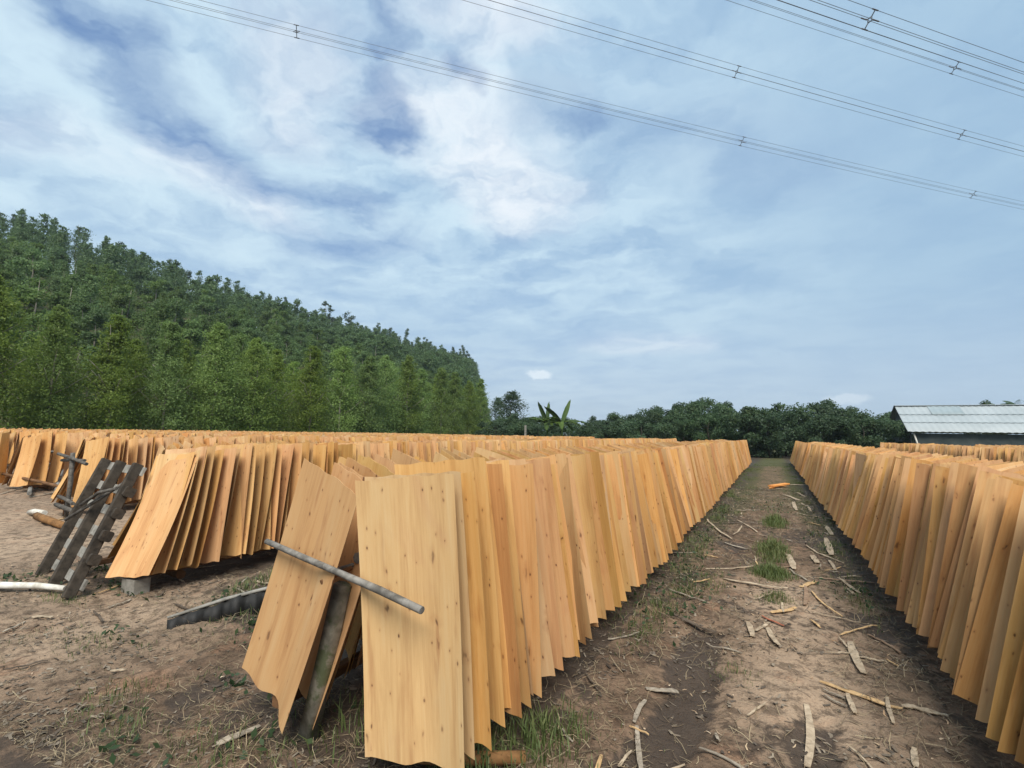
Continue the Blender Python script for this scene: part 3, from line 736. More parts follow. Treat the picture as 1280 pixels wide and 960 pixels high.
def grass(name, patches, label):
    Vs = []
    for (cx, cy, rx, ry, n, h) in patches:
        rr = np.sqrt(RNG.random(n))*(1+.3*RNG.exponential(1, n)); th = RNG.uniform(0, 2*np.pi, n)
        X = cx+rx*rr*np.cos(th)*(1+.2*RNG.normal(0, 1, n)); Y = cy+ry*rr*np.sin(th)*(1+.2*RNG.normal(0, 1, n)); Z = ground_z(X, Y)-.005
        hh = h*np.clip(1.1-.6*rr, .25, 2)*RNG.uniform(.45, 1.15, n); a = RNG.uniform(0, 2*np.pi, n); ln = np.abs(RNG.normal(.35, .3, n))*hh
        w = hh*RNG.uniform(.016, .034, n)+.001
        d = np.stack([np.cos(a), np.sin(a), 0*a], -1); s = np.stack([-np.sin(a), np.cos(a), 0*a], -1); z = np.array([0, 0, 1.0])
        p0 = np.stack([X, Y, Z], -1); p1 = p0+d*(ln*.3)[:, None]+z*(hh*.6)[:, None]; p2 = p0+d*ln[:, None]+z*(hh*RNG.uniform(.75, 1, n))[:, None]
        Vs.append(np.stack([p0-s*w[:, None], p0+s*w[:, None], p1+s*w[:, None]*.8, p1-s*w[:, None]*.8, p2+s*w[:, None]*.15, p2-s*w[:, None]*.15], 1).reshape(-1, 3))
    V = np.concatenate(Vs); b = np.arange(len(V)//6)[:, None]*6
    F = np.concatenate([b+np.array([[0, 1, 2, 3]]), b+np.array([[3, 2, 4, 5]])])
    tag(link(bpy.data.objects.new(name, np_mesh(name, V, F, M['grass']))), label, 'grass', kind='stuff')
gp = [(-.07, 6.95, .19, .30, 1300, .15), (-.06, 8.3, .19, .75, 1600, .17), (-.02, 10.8, .20, .8, 900, .2), (-.03, 5.85, .14, .2, 500, .09), (-.3, 4.0, .15, .2, 160, .06),
      (-1.15, 2.55, .22, .30, 700, .15), (-1.35, 2.2, .15, .25, 400, .16), (-2.55, 1.72, .35, .22, 260, .09), (-2.1, 2.2, .4, .5, 300, .14), (-3.6, 1.75, .25, .2, 160, .09),
      (-4.6, 2.0, .25, .15, 120, .08), (-3.2, 1.55, .3, .15, 200, .08), (-6.0, 2.35, .35, .12, 260, .07), (.68, 6.6, .22, .4, 400, .06)]
for i in range(90):
    y = 4.2+random.random()**1.4*30; gp.append((random.gauss(-1.02, .13), y, random.uniform(.08, .2), random.uniform(.15, .6), int(70+random.random()*120), random.uniform(.05, .13)))
for i in range(60):
    y = 6+random.random()**1.3*30; gp.append((random.gauss(.78, .10), y, random.uniform(.08, .18), random.uniform(.15, .6), int(60+random.random()*100), random.uniform(.05, .11)))
for i in range(50):
    y = 12+random.random()*24; gp.append((random.uniform(-.9, .8), y, .25, .5, 90, random.uniform(.04, .1)))
for i in range(60):
    gp.append((random.uniform(-5.4, -3.1), 3.0+random.random()**1.5*14, .25, .35, 110, random.uniform(.06, .16)))
for i in range(75):
    gp.append((random.uniform(-7.5, -2.3), random.uniform(1.35, 3.0), random.uniform(.06, .2), random.uniform(.05, .12), 30, random.uniform(.025, .065)))
grass('grass', gp, 'tufts of green grass along the rows and middle of the path')

# ------------------------------------------------------------------ trees
def weeds():
    C = []
    for (cx, cy, rx, ry, n_, h) in gp[10:]:
        if random.random() < .45 and cy < 14:
            m = random.randint(8, 26); x = cx+RNG.normal(0, rx*.9, m); y = cy+RNG.normal(0, ry*.9, m)
            C.append(np.stack([x, y, ground_z(x, y)+RNG.uniform(.01, .05, m)], -1))
    V, F = leaves(np.concatenate(C), .05, .55, out=np.array([0, 0, 1.2]))
    tag(link(bpy.data.objects.new('weeds', np_mesh('weeds', V, F, M['leaf_broad']))), 'small broad leaved weeds creeping over the dirt by the rows', 'weeds', kind='stuff')
def leaves(C, size, asp=.45, droop=None, jit=.35, out=None):
    """diamond leaves at C with random directions"""
    n = len(C); a = RNG.normal(0, 1, (n, 3))
    if droop is not None: a = a*.7+np.array(droop)
    a /= np.linalg.norm(a, axis=1)[:, None]
    nn = RNG.normal(0, 1, (n, 3))*.55+(out if out is not None else 0)
    b = np.cross(a, nn); b /= np.linalg.norm(b, axis=1)[:, None]+1e-9
    L = size*RNG.uniform(1-jit, 1+jit, n)[:, None]; W = L*asp*.5
    V = np.stack([C-a*L*.5, C+b*W, C+a*L*.5, C-b*W], 1).reshape(-1, 3); F = np.arange(n*4).reshape(n, 4)
    return V, F
weeds()
def crown_young(seed, h, Rr, nb, nl, size, t0=.04, ex=.70):
    r = np.random.default_rng(seed); C = []; lob = r.uniform(0, 6.28, 3)
    for i in range(nb):
        t = t0+(.99-t0)*r.random()**.95; z = h*t; ln = Rr*(1-t)**ex*r.uniform(.5, 1.2)+.16; az = r.uniform(0, 6.283); sl = r.uniform(.15, .8); ln *= 1+.22*math.sin(2*az+lob[0]+5*t)+.18*math.sin(9*t+lob[1])
        if t < .12: ln *= .8
        tt = r.uniform(.15, 1.0, nl)**.8; q = np.stack([np.cos(az)*ln*tt, np.sin(az)*ln*tt, z+sl*ln*tt-.15*ln*tt**2], -1)
        C.append(q+r.normal(0, 1, (nl, 3))*(.06+.13*ln)*np.array([1, 1, .8]))
    C = np.concatenate(C); C = C[C[:, 2] > .1]
    o = C*np.array([1, 1, 0]); o /= np.linalg.norm(o, axis=1)[:, None]+.2; o[:, 2] = .55; return leaves(C, size, .42, (0, 0, -.4), out=o)
def crown_clumps(seed, zc, rx, rz, nc, nl, size, cr, low=.0, asp=.6):
    r = np.random.default_rng(seed); C = []; O = []
    for i in range(nc):
        d = r.normal(0, 1, 3); d /= np.linalg.norm(d); rad = r.uniform(.35, 1.0)**.6
        c = np.array([d[0]*rx*rad, d[1]*rx*rad, zc+d[2]*rz*rad]); k = cr*r.uniform(.6, 1.25)
        q = r.normal(0, 1, (nl, 3)); q /= np.linalg.norm(q, axis=1)[:, None]; q *= (r.random((nl, 1))**.45)*k; q[:, 2] *= .75
        C.append(c+q); O.append(q/k+np.array([0, 0, .45])+.5*d*np.array([1, 1, .6]))
    C = np.concatenate(C); O = np.concatenate(O); m = C[:, 2] > low; return leaves(C[m], size, asp, out=O[m])
def trunk_mesh(name, h, r0, limbs, seed, lean=.3, dark=False):
    r = random.Random(seed); mb = MB(); pts = [(r.uniform(-1, 1)*lean*t, r.uniform(-1, 1)*lean*t, h*t-.2*(t == 0)) for t in (0, .25, .5, .75, 1)]
    mb.tube(pts, [r0, r0*.85, r0*.66, r0*.42, r0*.12], 7)
    for i in range(limbs):
        t = r.uniform(.3, .9); a = r.uniform(0, 6.28); L = h*.28*(1.1-t)
        k = min(3, int(t*4)); f = t*4-k; p0 = Vector(pts[k]).lerp(Vector(pts[k+1]), f); p1 = p0+Vector((math.cos(a)*L, math.sin(a)*L, L*.8))
        mb.tube([p0, p0.lerp(p1, .5)+Vector((0, 0, -.05*L)), p1], [r0*.35*(1.1-t), r0*.22*(1.1-t), .012], 5)
    return mb.mesh(name, M['dark_wood'] if dark else M['trunk'], True)
def proto(fn, mat, trunk):
    V, F = fn; return np_mesh('crown', V, F, mat), trunk
YOUNG = [proto(crown_young(200+i, 8.6, (1.9, 2.3, 1.75, 2.5, 2.05, 2.25, 1.8)[i], (230, 300, 190, 300, 220, 260, 170)[i], 78, .142), M['leaf_young'], trunk_mesh('trunk', 8.0, .09, 14, 200+i)) for i in range(7)]
HILL = [proto(crown_clumps(300+i, 6.0, 1.5, 3.0, 20, 170, .25, .85, 1.0) if i % 3 else crown_young(300+i, 8.8, 2.0, 170, 26, .25, .12, .55), M['leaf_hill'], trunk_mesh('trunk', 8.5, .12, 5, 300+i)) for i in range(7)]
RIDGE = [proto(crown_clumps(340+i, 8.3, 1.35, 3.2, 16, 150, .26, .80, 2.5) if i % 3 else crown_young(340+i, 10.2, 1.9, 130, 26, .26, .28, .48), M['leaf_ridge'], trunk_mesh('trunk', 10.5, .14, 7, 340+i, .6)) for i in range(5)]
BROAD = [proto(crown_clumps(400+i, 2.4, 2.4, 2.4, 38, 190, .20, .75, .05), M['leaf_broad'], trunk_mesh('trunk', 3.4, .10, 6, 400+i, dark=True)) for i in range(6)]
SPARSE = [proto(crown_clumps(450+i, 8.6, 1.7, 2.6, 15, 34, .42, .75, 3), M['leaf_ridge'], trunk_mesh('trunk', 11.0, .15, 12, 450+i, .5)) for i in range(2)]
AIRY = [proto(crown_young(470, 8.2, 2.2, 230, 26, .21), M['leaf_ridge'], trunk_mesh('trunk', 7.8, .08, 10, 470))]
def tree(name, pr, x, y, s, sz, label, group, rz=None):
    t = empty(name, (x, y, gz(x, y)), random.uniform(0, 6.28) if rz is None else rz); t.scale = (s, s, sz)
    tag(t, label, 'tree', group)
    link(bpy.data.objects.new('trunk', pr[1]), t); link(bpy.data.objects.new('crown', pr[0]), t); return t

# front line of bright young trees and two lines behind it
YTOP = [(0, 9.6), (12, 9.4), (20, 9.0), (30, 9.8), (40, 10.2), (47, 9.8), (55, 9.3), (64, 8.9), (75, 8.8)]
def ytop(y): return float(np.interp(y, [a for a, _ in YTOP], [b for _, b in YTOP]))
n = 0; y = 1.0
while y < 61:
    h = ytop(y)*random.uniform(.86, 1.06)
    lab = 'bright feathery young tree, %s from the left in the front plantation line' % ordinal(n)
    tree('young_tree', YOUNG[(n*4+n//5) % 7], -37+random.uniform(-.7, .7), y, h/8.6*random.uniform(.95, 1.15), h/8.6, lab, 'front line of young plantation trees')
    y += random.uniform(2.7, 3.8); n += 1
NF = n
for li, (lx, nm2) in enumerate(((-40.2, 'second'), (-43.6, 'third'))):
    y = 2.0+li; k = 0
    while y < 58:
        h = ytop(y)*random.uniform(.88, 1.08)-(.6 if li == 0 else 1.6)
        tree('young_tree', YOUNG[(k*3+li) % 7], lx+random.uniform(-.8, .8), y, h/8.6*1.05, h/8.6, 'young plantation tree half hidden in the %s line behind the front trees' % nm2, '%s line of young plantation trees' % nm2)
        y += random.uniform(3.2, 4.4); k += 1
# wooded hill
cand = []
gxx = -47.0
while gxx > -160:
    yy = 10.0
    st = 3.7+.012*(-gxx-47)
    while yy < 246:
        x = gxx+random.uniform(-1.5, 1.5); y = yy+random.uniform(-1.5, 1.5)
        cand.append((x, y)); yy += st*random.uniform(.9, 1.25)
    gxx -= st
def tr_vis(x, y):
    c, s = math.cos(R(27.75)), math.sin(R(27.75)); d = -s*x+c*y; l = c*x+s*y
    return d > 1 and -1.12 < l/d < -.052
cand = [c for c in cand if tr_vis(*c)]
cand.sort(key=lambda c: c[0]**2+c[1]**2)
# ridge line trees show best: keep them as individuals too
ridge = [c for c in cand if -149 < c[0] < -138 and random.random() < .9][:70]
rs = set(ridge); body = [c for c in cand if c not in rs]
IND = body[:175]; REST = body[175:]
k = 0
for (x, y) in IND:
    s = random.uniform(.72, 1.05); tree('hill_tree', HILL[(k*3) % 7], x, y, s, s*random.uniform(.85, 1.05), 'rounded green tree on the lower slope of the wooded hill', 'trees on the lower hill slope'); k += 1
for (x, y) in ridge:
    s = random.uniform(.75, 1.1); tree('ridge_tree', RIDGE[k % 5], x, y, s, s*random.uniform(.85, 1.1), 'dark tree standing on the skyline ridge of the wooded hill', 'trees on the hill ridge'); k += 1
Vs, Fs = [], []; off = 0
HA = []
for i in range(4):
    HA.append((crown_clumps(500+i, 6.2, 1.6, 3.2, 20, 75, .36, .85, 1.0), crown_young(520+i, 9.8, 1.9, 100, 15, .36, .2, .5)))
for (x, y) in REST:
    up_ = x < -105
    V, F = HA[random.randrange(4)][1 if up_ else 0]; s = random.uniform(.75, 1.12); a = random.uniform(0, 6.28); ca, sa = math.cos(a)*s, math.sin(a)*s
    V2 = np.stack([V[:, 0]*ca-V[:, 1]*sa+x, V[:, 0]*sa+V[:, 1]*ca+y, V[:, 2]*s*random.uniform(.85, 1.1)+gz(x, y)], -1); Vs.append(V2); Fs.append(F+off); off += len(V)
if Vs:
    fm = np_mesh('forest', np.concatenate(Vs), np.concatenate(Fs), M['leaf_forest']); tag(link(bpy.data.objects.new('forest', fm)), 'dense green plantation forest covering the upper hillside', 'forest', kind='stuff')
# tall thin trees on the skyline
for (x, y, s, lb) in ((-137, 120, 1.42, 'tall thin skyline tree with open crown, left of two on the ridge'), (-137, 131, 1.30, 'tall thin skyline tree with see-through crown, right of two on the ridge'), (-134, 222, 1.15, 'tall thin tree ending the hill forest at right')):
    tree('thin_tree', SPARSE[0 if y < 125 else 1], x, y, s, s, lb, 'tall thin skyline trees')
for i in range(9):
    y = 150+i*8; s = random.uniform(1.0, 1.25)
    tree('ridge_tree', RIDGE[i % 5], -132+random.uniform(-3, 3), y, s, s*1.1, 'dark rounded tree at the low right end of the hill ridge', 'trees at the right end of the hill')
tree('airy_tree', AIRY[0], -36.8, 70, 1.75, 1.0, 'airy dark tree with pale see-through twigs between young trees and banana', 'airy trees')
tree('airy_tree', AIRY[0], -41.5, 74, 1.3, .92, 'wispy bare topped tree just left of the airy dark tree', 'airy trees')
# belt of broadleaf trees beyond the rows
BT = []
x = -27.0
while x < 13:
    for (yb, dy) in ((47, 0), (52, 1), (58, 2)):
        BT.append((x+random.uniform(-1, 1)+dy*.8, yb+random.uniform(-1.5, 1.5), dy))
    x += 2.7
def btop(x): return float(np.interp(x, [-27, -20, -17, -12, -9, -5, -1, 3, 6, 9, 13], [3.4, 3.1, 3.0, 3.5, 4.3, 4.6, 4.4, 4.2, 4.3, 3.8, 3.4]))
for i, (x, y, dy) in enumerate(BT):
    if x*50/y > 7.8 or (y < 50 and -21 < x < -16): continue
    h = btop(x*47/y)*(1+.10*dy)*random.uniform(.84, 1.08); s = h/4.9
    wh = 'beyond the left rows' if x < -4 else ('at the end of the path' if x < 2.5 else 'beside the pale roofed shed')
    wl_ = ('in front of the belt ', 'in the middle of the belt ', 'at the back of the belt ')[dy]
    tree('broadleaf_tree', BROAD[i % 6], x, y, max(s, .85)*random.uniform(.9, 1.1), s, 'low bushy dark tree '+wl_+wh, 'belt of dark broadleaf trees '+wh)
for i, (x, y, s) in enumerate(((-34.5, 63, .95), (-32, 61, .85), (-30, 59, .9), (-27.5, 57, .8), (-25.5, 55, .8), (-23.4, 54, .75))):
    tree('broadleaf_tree', BROAD[i % 6], x, y, s, s, 'low bushy dark tree filling in between the hill forest and the banana plants', 'low trees between hill and banana plants')
for i, (x, y, s) in enumerate(((8.1, 52, .78), (9.4, 60, .9))):
    tree('broadleaf_tree', BROAD[i+3], x, y, s, s, 'low dark tree pressed against the %s of the shed gable' % ('near side' if i == 0 else 'far side'), 'trees at the shed gable')
for (x, y, s, lb) in ((13.4, 72, 1.12, 'dark crown of a tree just showing over the left end of the shed roof'), (25.7, 90, 1.50, 'lone round tree crown showing above the shed roof')):
    tree('broadleaf_tree', BROAD[2], x, y, s*.8, s, lb, 'trees behind the shed')

# banana plants
def banana_leaf(L, W, curve, seed):
    r = random.Random(seed); nL, nW = 12, 4; V = []; F = []
    for lay in (0, 1):
        for i in range(nL+1):
            t = i/nL; bend = curve*t*t; cx = L*(t-.15*abs(curve)*t*t); cz = -bend*L*.55; w = W*math.sin(math.pi*min(1, .08+.92*t))**.6*(1 if t < 1 else .1)
            for j in range(-nW, nW+1):
                f = j/nW; tear = r.uniform(-.14, .14)*abs(f)
                V.append((cx+tear, f*w*.5, cz-abs(f)*w*.18+lay*.012))
    n1 = (nL+1)*(2*nW+1); m = 2*nW+1
    for i in range(nL):
        for j in range(2*nW):
            a = i*m+j; F += [(a, a+1, a+m+1, a+m), (n1+a, n1+a+m, n1+a+m+1, n1+a+1)]
    mb = MB(); mb.add(V, F); return mb.mesh('leaf', M['leaf_banana'], True)
for bi, (x, y, h, lvs, lb) in enumerate(((-19.25, 44, 2.7, [(75, .1, 2.2, 1.5), (108, .35, 2.3, .1), (35, .9, 2.2, 2.4), (25, 1.0, 2.0, -1.0), (40, .9, 2.0, 4.0), (20, 1.2, 2.2, 5.0), (48, 1.1, 2.3, 3.2), (15, 1.1, 1.9, .3), (33, 1.2, 2.1, 5.7)], 'banana plant with pale upright young leaf, left of the pair'),
                              (-17.75, 44, 2.8, [(72, .15, 2.3, .3), (128, .6, 2.3, .0), (30, 1.0, 2.4, .2), (35, 1.0, 2.2, 3.3), (25, 1.1, 2.0, 2.0), (20, 1.2, 2.2, 5.0), (45, 1.2, 2.3, 4.2), (12, 1.1, 2.0, 1.2), (30, 1.2, 2.1, 5.9)], 'banana plant with one tall upright leaf, right of the pair'))):
    t = empty('banana_plant', (x, y, gz(x, y))); tag(t, lb, 'banana plant', 'banana plants beyond the rows')
    MB().tube([(0, 0, -.1), (.05, 0, h*.5), (0, 0, h)], [.16, .12, .08], 8).build('stem', M['leaf_banana'], t, True)
    for li, (el, cv, L, az) in enumerate(lvs):
        o = link(bpy.data.objects.new('leaf', banana_leaf(L, .50, cv, bi*10+li)), t); o.location = (0, 0, h-.1)
        if el > 90: o.rotation_euler = (0, -R(180-el), math.pi+az)
        else: o.rotation_euler = (0, -R(el), az)
        o.rotation_euler.rotate_axis('X', R(70 if el > 60 else 10))
# small concrete post among the far rows
cp = MB().bar((-19.6, 40, -.05), (-19.6, 40, 2.35), .16, .16, up=(0, 1, 0)).build('concrete_post', M['concrete']); tag(cp, 'short pale concrete post standing up behind the far veneer rows', 'post')
# palm behind the shed
pm = empty('palm_tree', (26.3, 80, gz(26.3, 80))); tag(pm, 'palm with feathery fronds at the right edge above the shed', 'palm tree')
MB().tube([(0, 0, -.2), (.1, 0, 3), (0, 0, 5.4)], [.2, .15, .12], 8).build('trunk', M['trunk'], pm, True)
for i in range(13):
    a = i*2.4; el = random.uniform(.1, 1.1); V = []; F = []; Lf = 3.0
    for q in range(26):
        t = .1+.9*q/25; bx_ = Lf*t*math.cos(el); bz_ = Lf*(t*math.sin(el)-.55*t*t*.8)+5.4
        for sd_ in (1, -1):
            l = .75*math.sin(math.pi*min(1, .12+t*.85)); o = len(V)
            V += [(bx_-.04, 0, bz_), (bx_+.05, 0, bz_), (bx_+.32*l+.03, sd_*l*.8, bz_-.38*l), (bx_+.32*l, sd_*l*.8, bz_-.40*l)]; F.append((o, o+1, o+2, o+3))
    mb = MB(); mb.add([Matrix.Rotation(a, 3, 'Z') @ Vector(v) for v in V], F); mb.build('frond', M['leaf_ridge'], pm)

# ------------------------------------------------------------------ shed with corrugated roof
sh = empty('shed', (9.55, 50, 0)); tag(sh, 'low shed with pale corrugated roof and dark wall at right', 'shed')
Ls = 34.0; run = 4.3; ez, rz_ = 2.30, 4.55
def roof_sheet(x0, x1, ya, za, yb, zb, lift=0.0, amp=.018):
    V, F = [], []; n = max(2, int((x1-x0)/.07))
    for lay in (0, 1):
        for i in range(n+1):
            x = x0+(x1-x0)*i/n; w = amp*math.sin(x*2*math.pi/.42)
            V += [(x, ya, za+w+lift+lay*.012), (x, (ya+yb)/2, (za+zb)/2+w-.02+lift+lay*.012), (x, yb, zb+w+lift+lay*.012)]
    m = (n+1)*3
    for i in range(n):
        for j in (0, 1):
            a = i*3+j; F += [(a, a+3, a+4, a+1), (m+a, m+a+1, m+a+4, m+a+3)]
    for i in range(n): F.append((i*3, m+i*3, m+i*3+3, i*3+3))
    mb = MB(); mb.add(V, F); return mb
roof_sheet(0, Ls, 0, ez, run, rz_).build('roof', M['roof'], sh, True)
roof_sheet(-.1, Ls, run*2, ez, run-.03, rz_+.02).build('roof', M['roof'], sh, True)
for q in (.33, .64):
    MB().bar((0, run*q-.02, ez+(rz_-ez)*q+.052), (Ls, run*q-.02, ez+(rz_-ez)*q+.052), .09, .02).build('roof_seam', M['roof_panel'], sh)
roof_sheet(2.2, 4.3, run*.62, ez+(rz_-ez)*.62, run*.97, ez+(rz_-ez)*.97, .045).build('skylight', M['roof_panel'], sh, True)
MB().bar((-.05, run, rz_+.06), (Ls, run, rz_+.06), .35, .05).build('ridge_cap', M['roof'], sh)
MB().box((Ls/2+.2, .5, ez/2-.06), (Ls-.4, .12, ez-.12)).build('wall', M['shed_wall'], sh)
gv = [(.25, .58, 0), (.25, run*2-.5, 0), (.25, run*2-.5, ez-.1), (.25, run, rz_-.12), (.25, .58, ez+.05)]; mb = MB()
mb.add([(x, y, z) for x, y, z in gv]+[(x+.1, y, z) for x, y, z in gv], [(0, 1, 2, 3, 4), (9, 8, 7, 6, 5)]+[(i, i+5, (i+1) % 5+5, (i+1) % 5) for i in range(5)]); mb.build('gable_wall', M['shed_wall'], sh)
MB().tube([(.55, .3, 0), (.65, .28, 1.2), (.42, .3, 2.2)], .06, 8).build('post', M['bark_white'], sh, True)

# ------------------------------------------------------------------ power lines
WAZ = R(45.5); wd = Vector((math.sin(WAZ), math.cos(WAZ), 0)); wn = Vector((wd.y, -wd.x, 0))
# (point on line, height, spacers as distance along the line, words)
def along(px, py): return px*wd.x+py*wd.y
LN = [((0, 41.0), 24.0, [(-23.3, 17.1), (-1.8, 40.0), (16.4, 57.8)], 'four cable power line, lowest of the four across the sky'),
      ((0, 32.8), 24.0, [(-1.3, 31.5), (12.9, 45.4)], 'four cable power line, second from the lowest across the sky'),
      ((0, 26.6), 24.0, [(10.4, 36.7)], 'faint four cable power line just below the topmost one'),
      ((0, 25.2), 17.5, [(5.3, 30.3)], 'dark four cable power line nearest the top right corner')]
for (p0, z, sps, lb) in LN:
    base = Vector((p0[0], p0[1], 0)); f = (z-1.63)/(24-1.63)
    base = base*f; t0 = base.dot(wd)
    pl = empty('power_line', (base.x, base.y, z)); tag(pl, lb, 'power line', 'overhead power lines')
    g = .22
    for (a, b) in ((-g, -g), (g, -g), (-g, g), (g, g)):
        pts = []
        for q in range(-40, 61, 2):
            t = q*2.2; sag = .00025*(t-20)**2-.1
            v = wd*t+wn*a+Vector((0, 0, b+sag)); pts.append(v)
        MB().tube(pts, .0095, 6).build('conductor', M['wire'], pl, True)
    for (sx, sy) in sps:
        t = (Vector((sx, sy, 0))*f).dot(wd)-t0; sag = .00025*(t-20)**2-.1; c = wd*t+Vector((0, 0, sag)); mb = MB()
        cs = [c+wn*a+Vector((0, 0, b)) for a, b in ((-g, -g), (g, -g), (g, g), (-g, g))]
        for i in range(4):
            mb.tube([cs[i], c+(cs[i]-c)*.35], .02, 6); mb.tube([cs[i]-wd*.14, cs[i]+wd*.14], .026, 6)
            mb.tube([c+(cs[i]-c)*.35, c+(cs[(i+1) % 4]-c)*.35], .02, 6)
        mb.build('spacer', M['wire'], pl, True)

# ------------------------------------------------------------------ sky and light
SUN_EL, SUN_AZ = 52.0, 150.0      # azimuth clockwise from +Y
k = N('World', world=True)
sky = k.n('ShaderNodeTexSky', sky_type='NISHITA', sun_disc=False, sun_elevation=R(SUN_EL), sun_rotation=R(SUN_AZ))
skyc = k.vm('SCALE', sky.outputs[0], scale=SKY_STR)
d = k.vm('NORMALIZE', k.n('ShaderNodeTexCoord').outputs['Generated'])
sx = k.n('ShaderNodeSeparateXYZ', {0: d}); zz = k.math('ADD', k.math('MAXIMUM', sx.outputs[2], 0.0), .12)
P = k.n('ShaderNodeCombineXYZ', {0: k.math('DIVIDE', sx.outputs[0], zz), 1: k.math('DIVIDE', sx.outputs[1], zz), 2: 0.0}).outputs[0]
warp = k.vm('SCALE', k.vm('SUBTRACT', k.noise(P, 2.2, 5, .6, 0, 1), (.5, .5, .5)), scale=.42)
warp2 = k.vm('SCALE', k.vm('SUBTRACT', k.noise(P, 9.0, 4, .6, 0, 1), (.5, .5, .5)), scale=.10)
Pw = k.vm('ADD', P, k.vm('ADD', k.vm('MULTIPLY', warp, (1, 1, 0)), k.vm('MULTIPLY', warp2, (1, 1, 0))))
def capsule(a, b, r0, r1, amt):
    a3 = (a[0], a[1], 0); ba = (b[0]-a[0], b[1]-a[1], 0); l2 = max(ba[0]**2+ba[1]**2, 1e-6)
    pa = k.vm('SUBTRACT', Pw, a3); h = k.math('DIVIDE', k.vm('DOT_PRODUCT', pa, ba), l2, clamp=True)
    sc = k.n('ShaderNodeVectorMath', operation='SCALE'); sc.inputs[0].default_value = ba; k.set(sc.inputs['Scale'], h)
    return k.ss(k.vm('LENGTH', k.vm('SUBTRACT', pa, sc.outputs[0])), r0, r1, amt, 0)
holes = [capsule(a, b, r0, r1, am) for a, b, r0, r1, am in HOLES]
hole = holes[0]
for h in holes[1:]: hole = k.math('MAXIMUM', hole, h)
streak = k.noise(k.vm('MULTIPLY', Pw, (1.0, 1.6, 1)), 1.5, 8, .58, .3)
puff = k.noise(Pw, 3.4, 8, .6, .2)
big = k.noise(P, .55, 3, .5, .3)
# random thin spots as well as the open holes
thin = k.math('MULTIPLY', k.ss(k.math('ADD', k.math('MULTIPLY', streak, .6), k.math('MULTIPLY', puff, .4)), .36, .58, .30, 0), k.ss(sx.outputs[0], -.5, .1, 1, .45))
gap = k.math('MAXIMUM', k.math('MULTIPLY', hole, k.ss(puff, .30, .62, 1.0, .55)), thin)
bright = [capsule(a, b, r0, r1, am) for a, b, r0, r1, am in BRIGHTS]
br = bright[0]
for h in bright[1:]: br = k.math('MAXIMUM', br, h)
br = k.math('MULTIPLY', br, k.ss(puff, .30, .60, .35, 1))
val = k.math('ADD', k.math('MULTIPLY', streak, .5), k.math('MULTIPLY', puff, .5))
calm = k.math('MAXIMUM', k.ss(sx.outputs[2], .42, .15, 0, .72), k.ss(sx.outputs[0], -.45, .2, 0, .6))
val = k.math('ADD', k.math('MULTIPLY', val, k.math('SUBTRACT', 1.0, calm)), k.math('MULTIPLY', calm, .47))
cloud = k.mix(k.ss(k.math('ADD', val, k.math('MULTIPLY', k.math('SUBTRACT', big, .5), .35)), .36, .62), CLOUD_LO, CLOUD_HI)
cloud = k.mix(k.math('MULTIPLY', k.ss(sx.outputs[0], -.35, .35), .75), cloud, CLOUD_RIGHT)     # greyer bluish deck towards +X
cloud = k.mix(br, cloud, CLOUD_WHITE)
cloud = k.mix(k.math('MULTIPLY', k.ss(sx.outputs[2], .30, .02), .55), cloud, CLOUD_HORIZON)
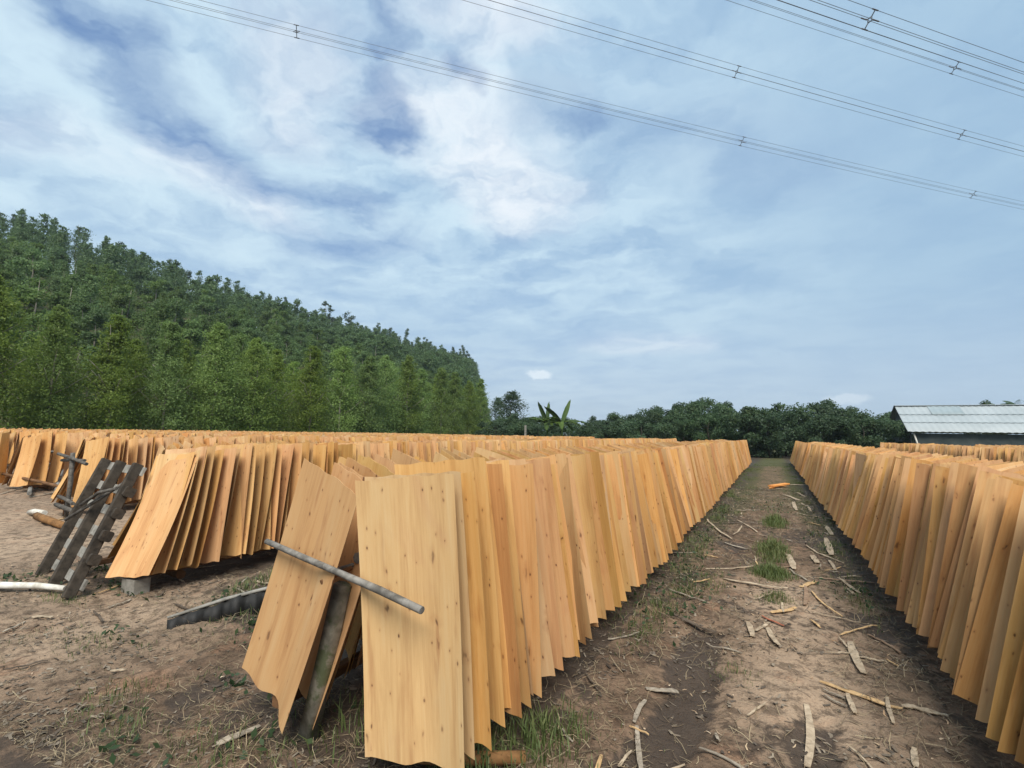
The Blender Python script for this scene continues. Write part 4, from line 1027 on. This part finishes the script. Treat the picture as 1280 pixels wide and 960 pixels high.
# small cumulus low over the trees, in direction space
colr = k.mix(gap, cloud, k.mix(.55, skyc, GAP_BLUE))
def lowcum(c, w, h):
    dd = k.vm('SUBTRACT', d, c); dd = k.vm('ADD', dd, k.vm('SCALE', k.vm('SUBTRACT', k.noise(d, 55.0, 4, .6, 0, 1), (.5, .5, .5)), scale=.022))
    return k.ss(k.vm('LENGTH', k.vm('MULTIPLY', dd, (1/w, 1/w, 1/h))), .5, 1.1, .6, 0)
cum = k.math('MAXIMUM', lowcum((-.412, .903, .118), .030, .011), k.math('MULTIPLY', lowcum((.112, .992, .065), .04, .011), .6))
colr = k.mix(cum, colr, (.78, .84, .88, 1))
bg = k.n('ShaderNodeBackground', {'Strength': 1.0}); k.set(bg.inputs[0], colr)
k.set(k.n('ShaderNodeOutputWorld').inputs[0], bg.outputs[0])
sl = bpy.data.lights.new('sun', 'SUN'); sl.energy = SUN_E; sl.angle = R(SUN_ANG); sl.color = (1.0, .955, .88)
so = link(bpy.data.objects.new('sun', sl))
az, el = R(SUN_AZ), R(SUN_EL); sd = Vector((math.sin(az)*math.cos(el), math.cos(az)*math.cos(el), math.sin(el)))
so.rotation_euler = sd.to_track_quat('Z', 'Y').to_euler(); so.location = (0, -20, 40)

# ------------------------------------------------------------------ haze
if HAZE > 0:
    hb = MB().add([(x, y, z) for z in (-4, 78) for x, y in ((-1200, -420), (1200, -420), (1200, 1800), (-1200, 1800))], [(3, 2, 1, 0), (4, 5, 6, 7), (0, 1, 5, 4), (1, 2, 6, 5), (2, 3, 7, 6), (3, 0, 4, 7)])
    kz = N('haze'); pv = kz.n('ShaderNodeVolumePrincipled', {'Color': (.80, .88, .95, 1), 'Density': HAZE, 'Anisotropy': .2})
    kz.set(kz.n('ShaderNodeOutputMaterial').inputs['Volume'], pv.outputs[0])
    tag(hb.build('haze', kz.m), 'thin pale blue haze in the air', 'haze', kind='stuff')

# ------------------------------------------------------------------ camera and render settings
cd = bpy.data.cameras.new('camera'); cd.sensor_width = 36; cd.sensor_fit = 'HORIZONTAL'; cd.lens = 620/1280*36; cd.clip_start = .05; cd.clip_end = 4000
co = link(bpy.data.objects.new('camera', cd))
co.matrix_world = Matrix.Translation((0, 0, 1.63)) @ Matrix.Rotation(R(27.75), 4, 'Z') @ Matrix.Rotation(R(95.65), 4, 'X') @ Matrix.Rotation(R(1.0), 4, 'Z')
SC.camera = co
vs = SC.view_settings; vs.view_transform = 'Standard'; vs.look = 'None'; vs.exposure = EXPOSURE; vs.gamma = 1.0; vs.use_curve_mapping = False
SC.render.engine = 'CYCLES'; SC.cycles.max_bounces = 5; SC.cycles.transparent_max_bounces = 8; SC.cycles.volume_bounces = 0
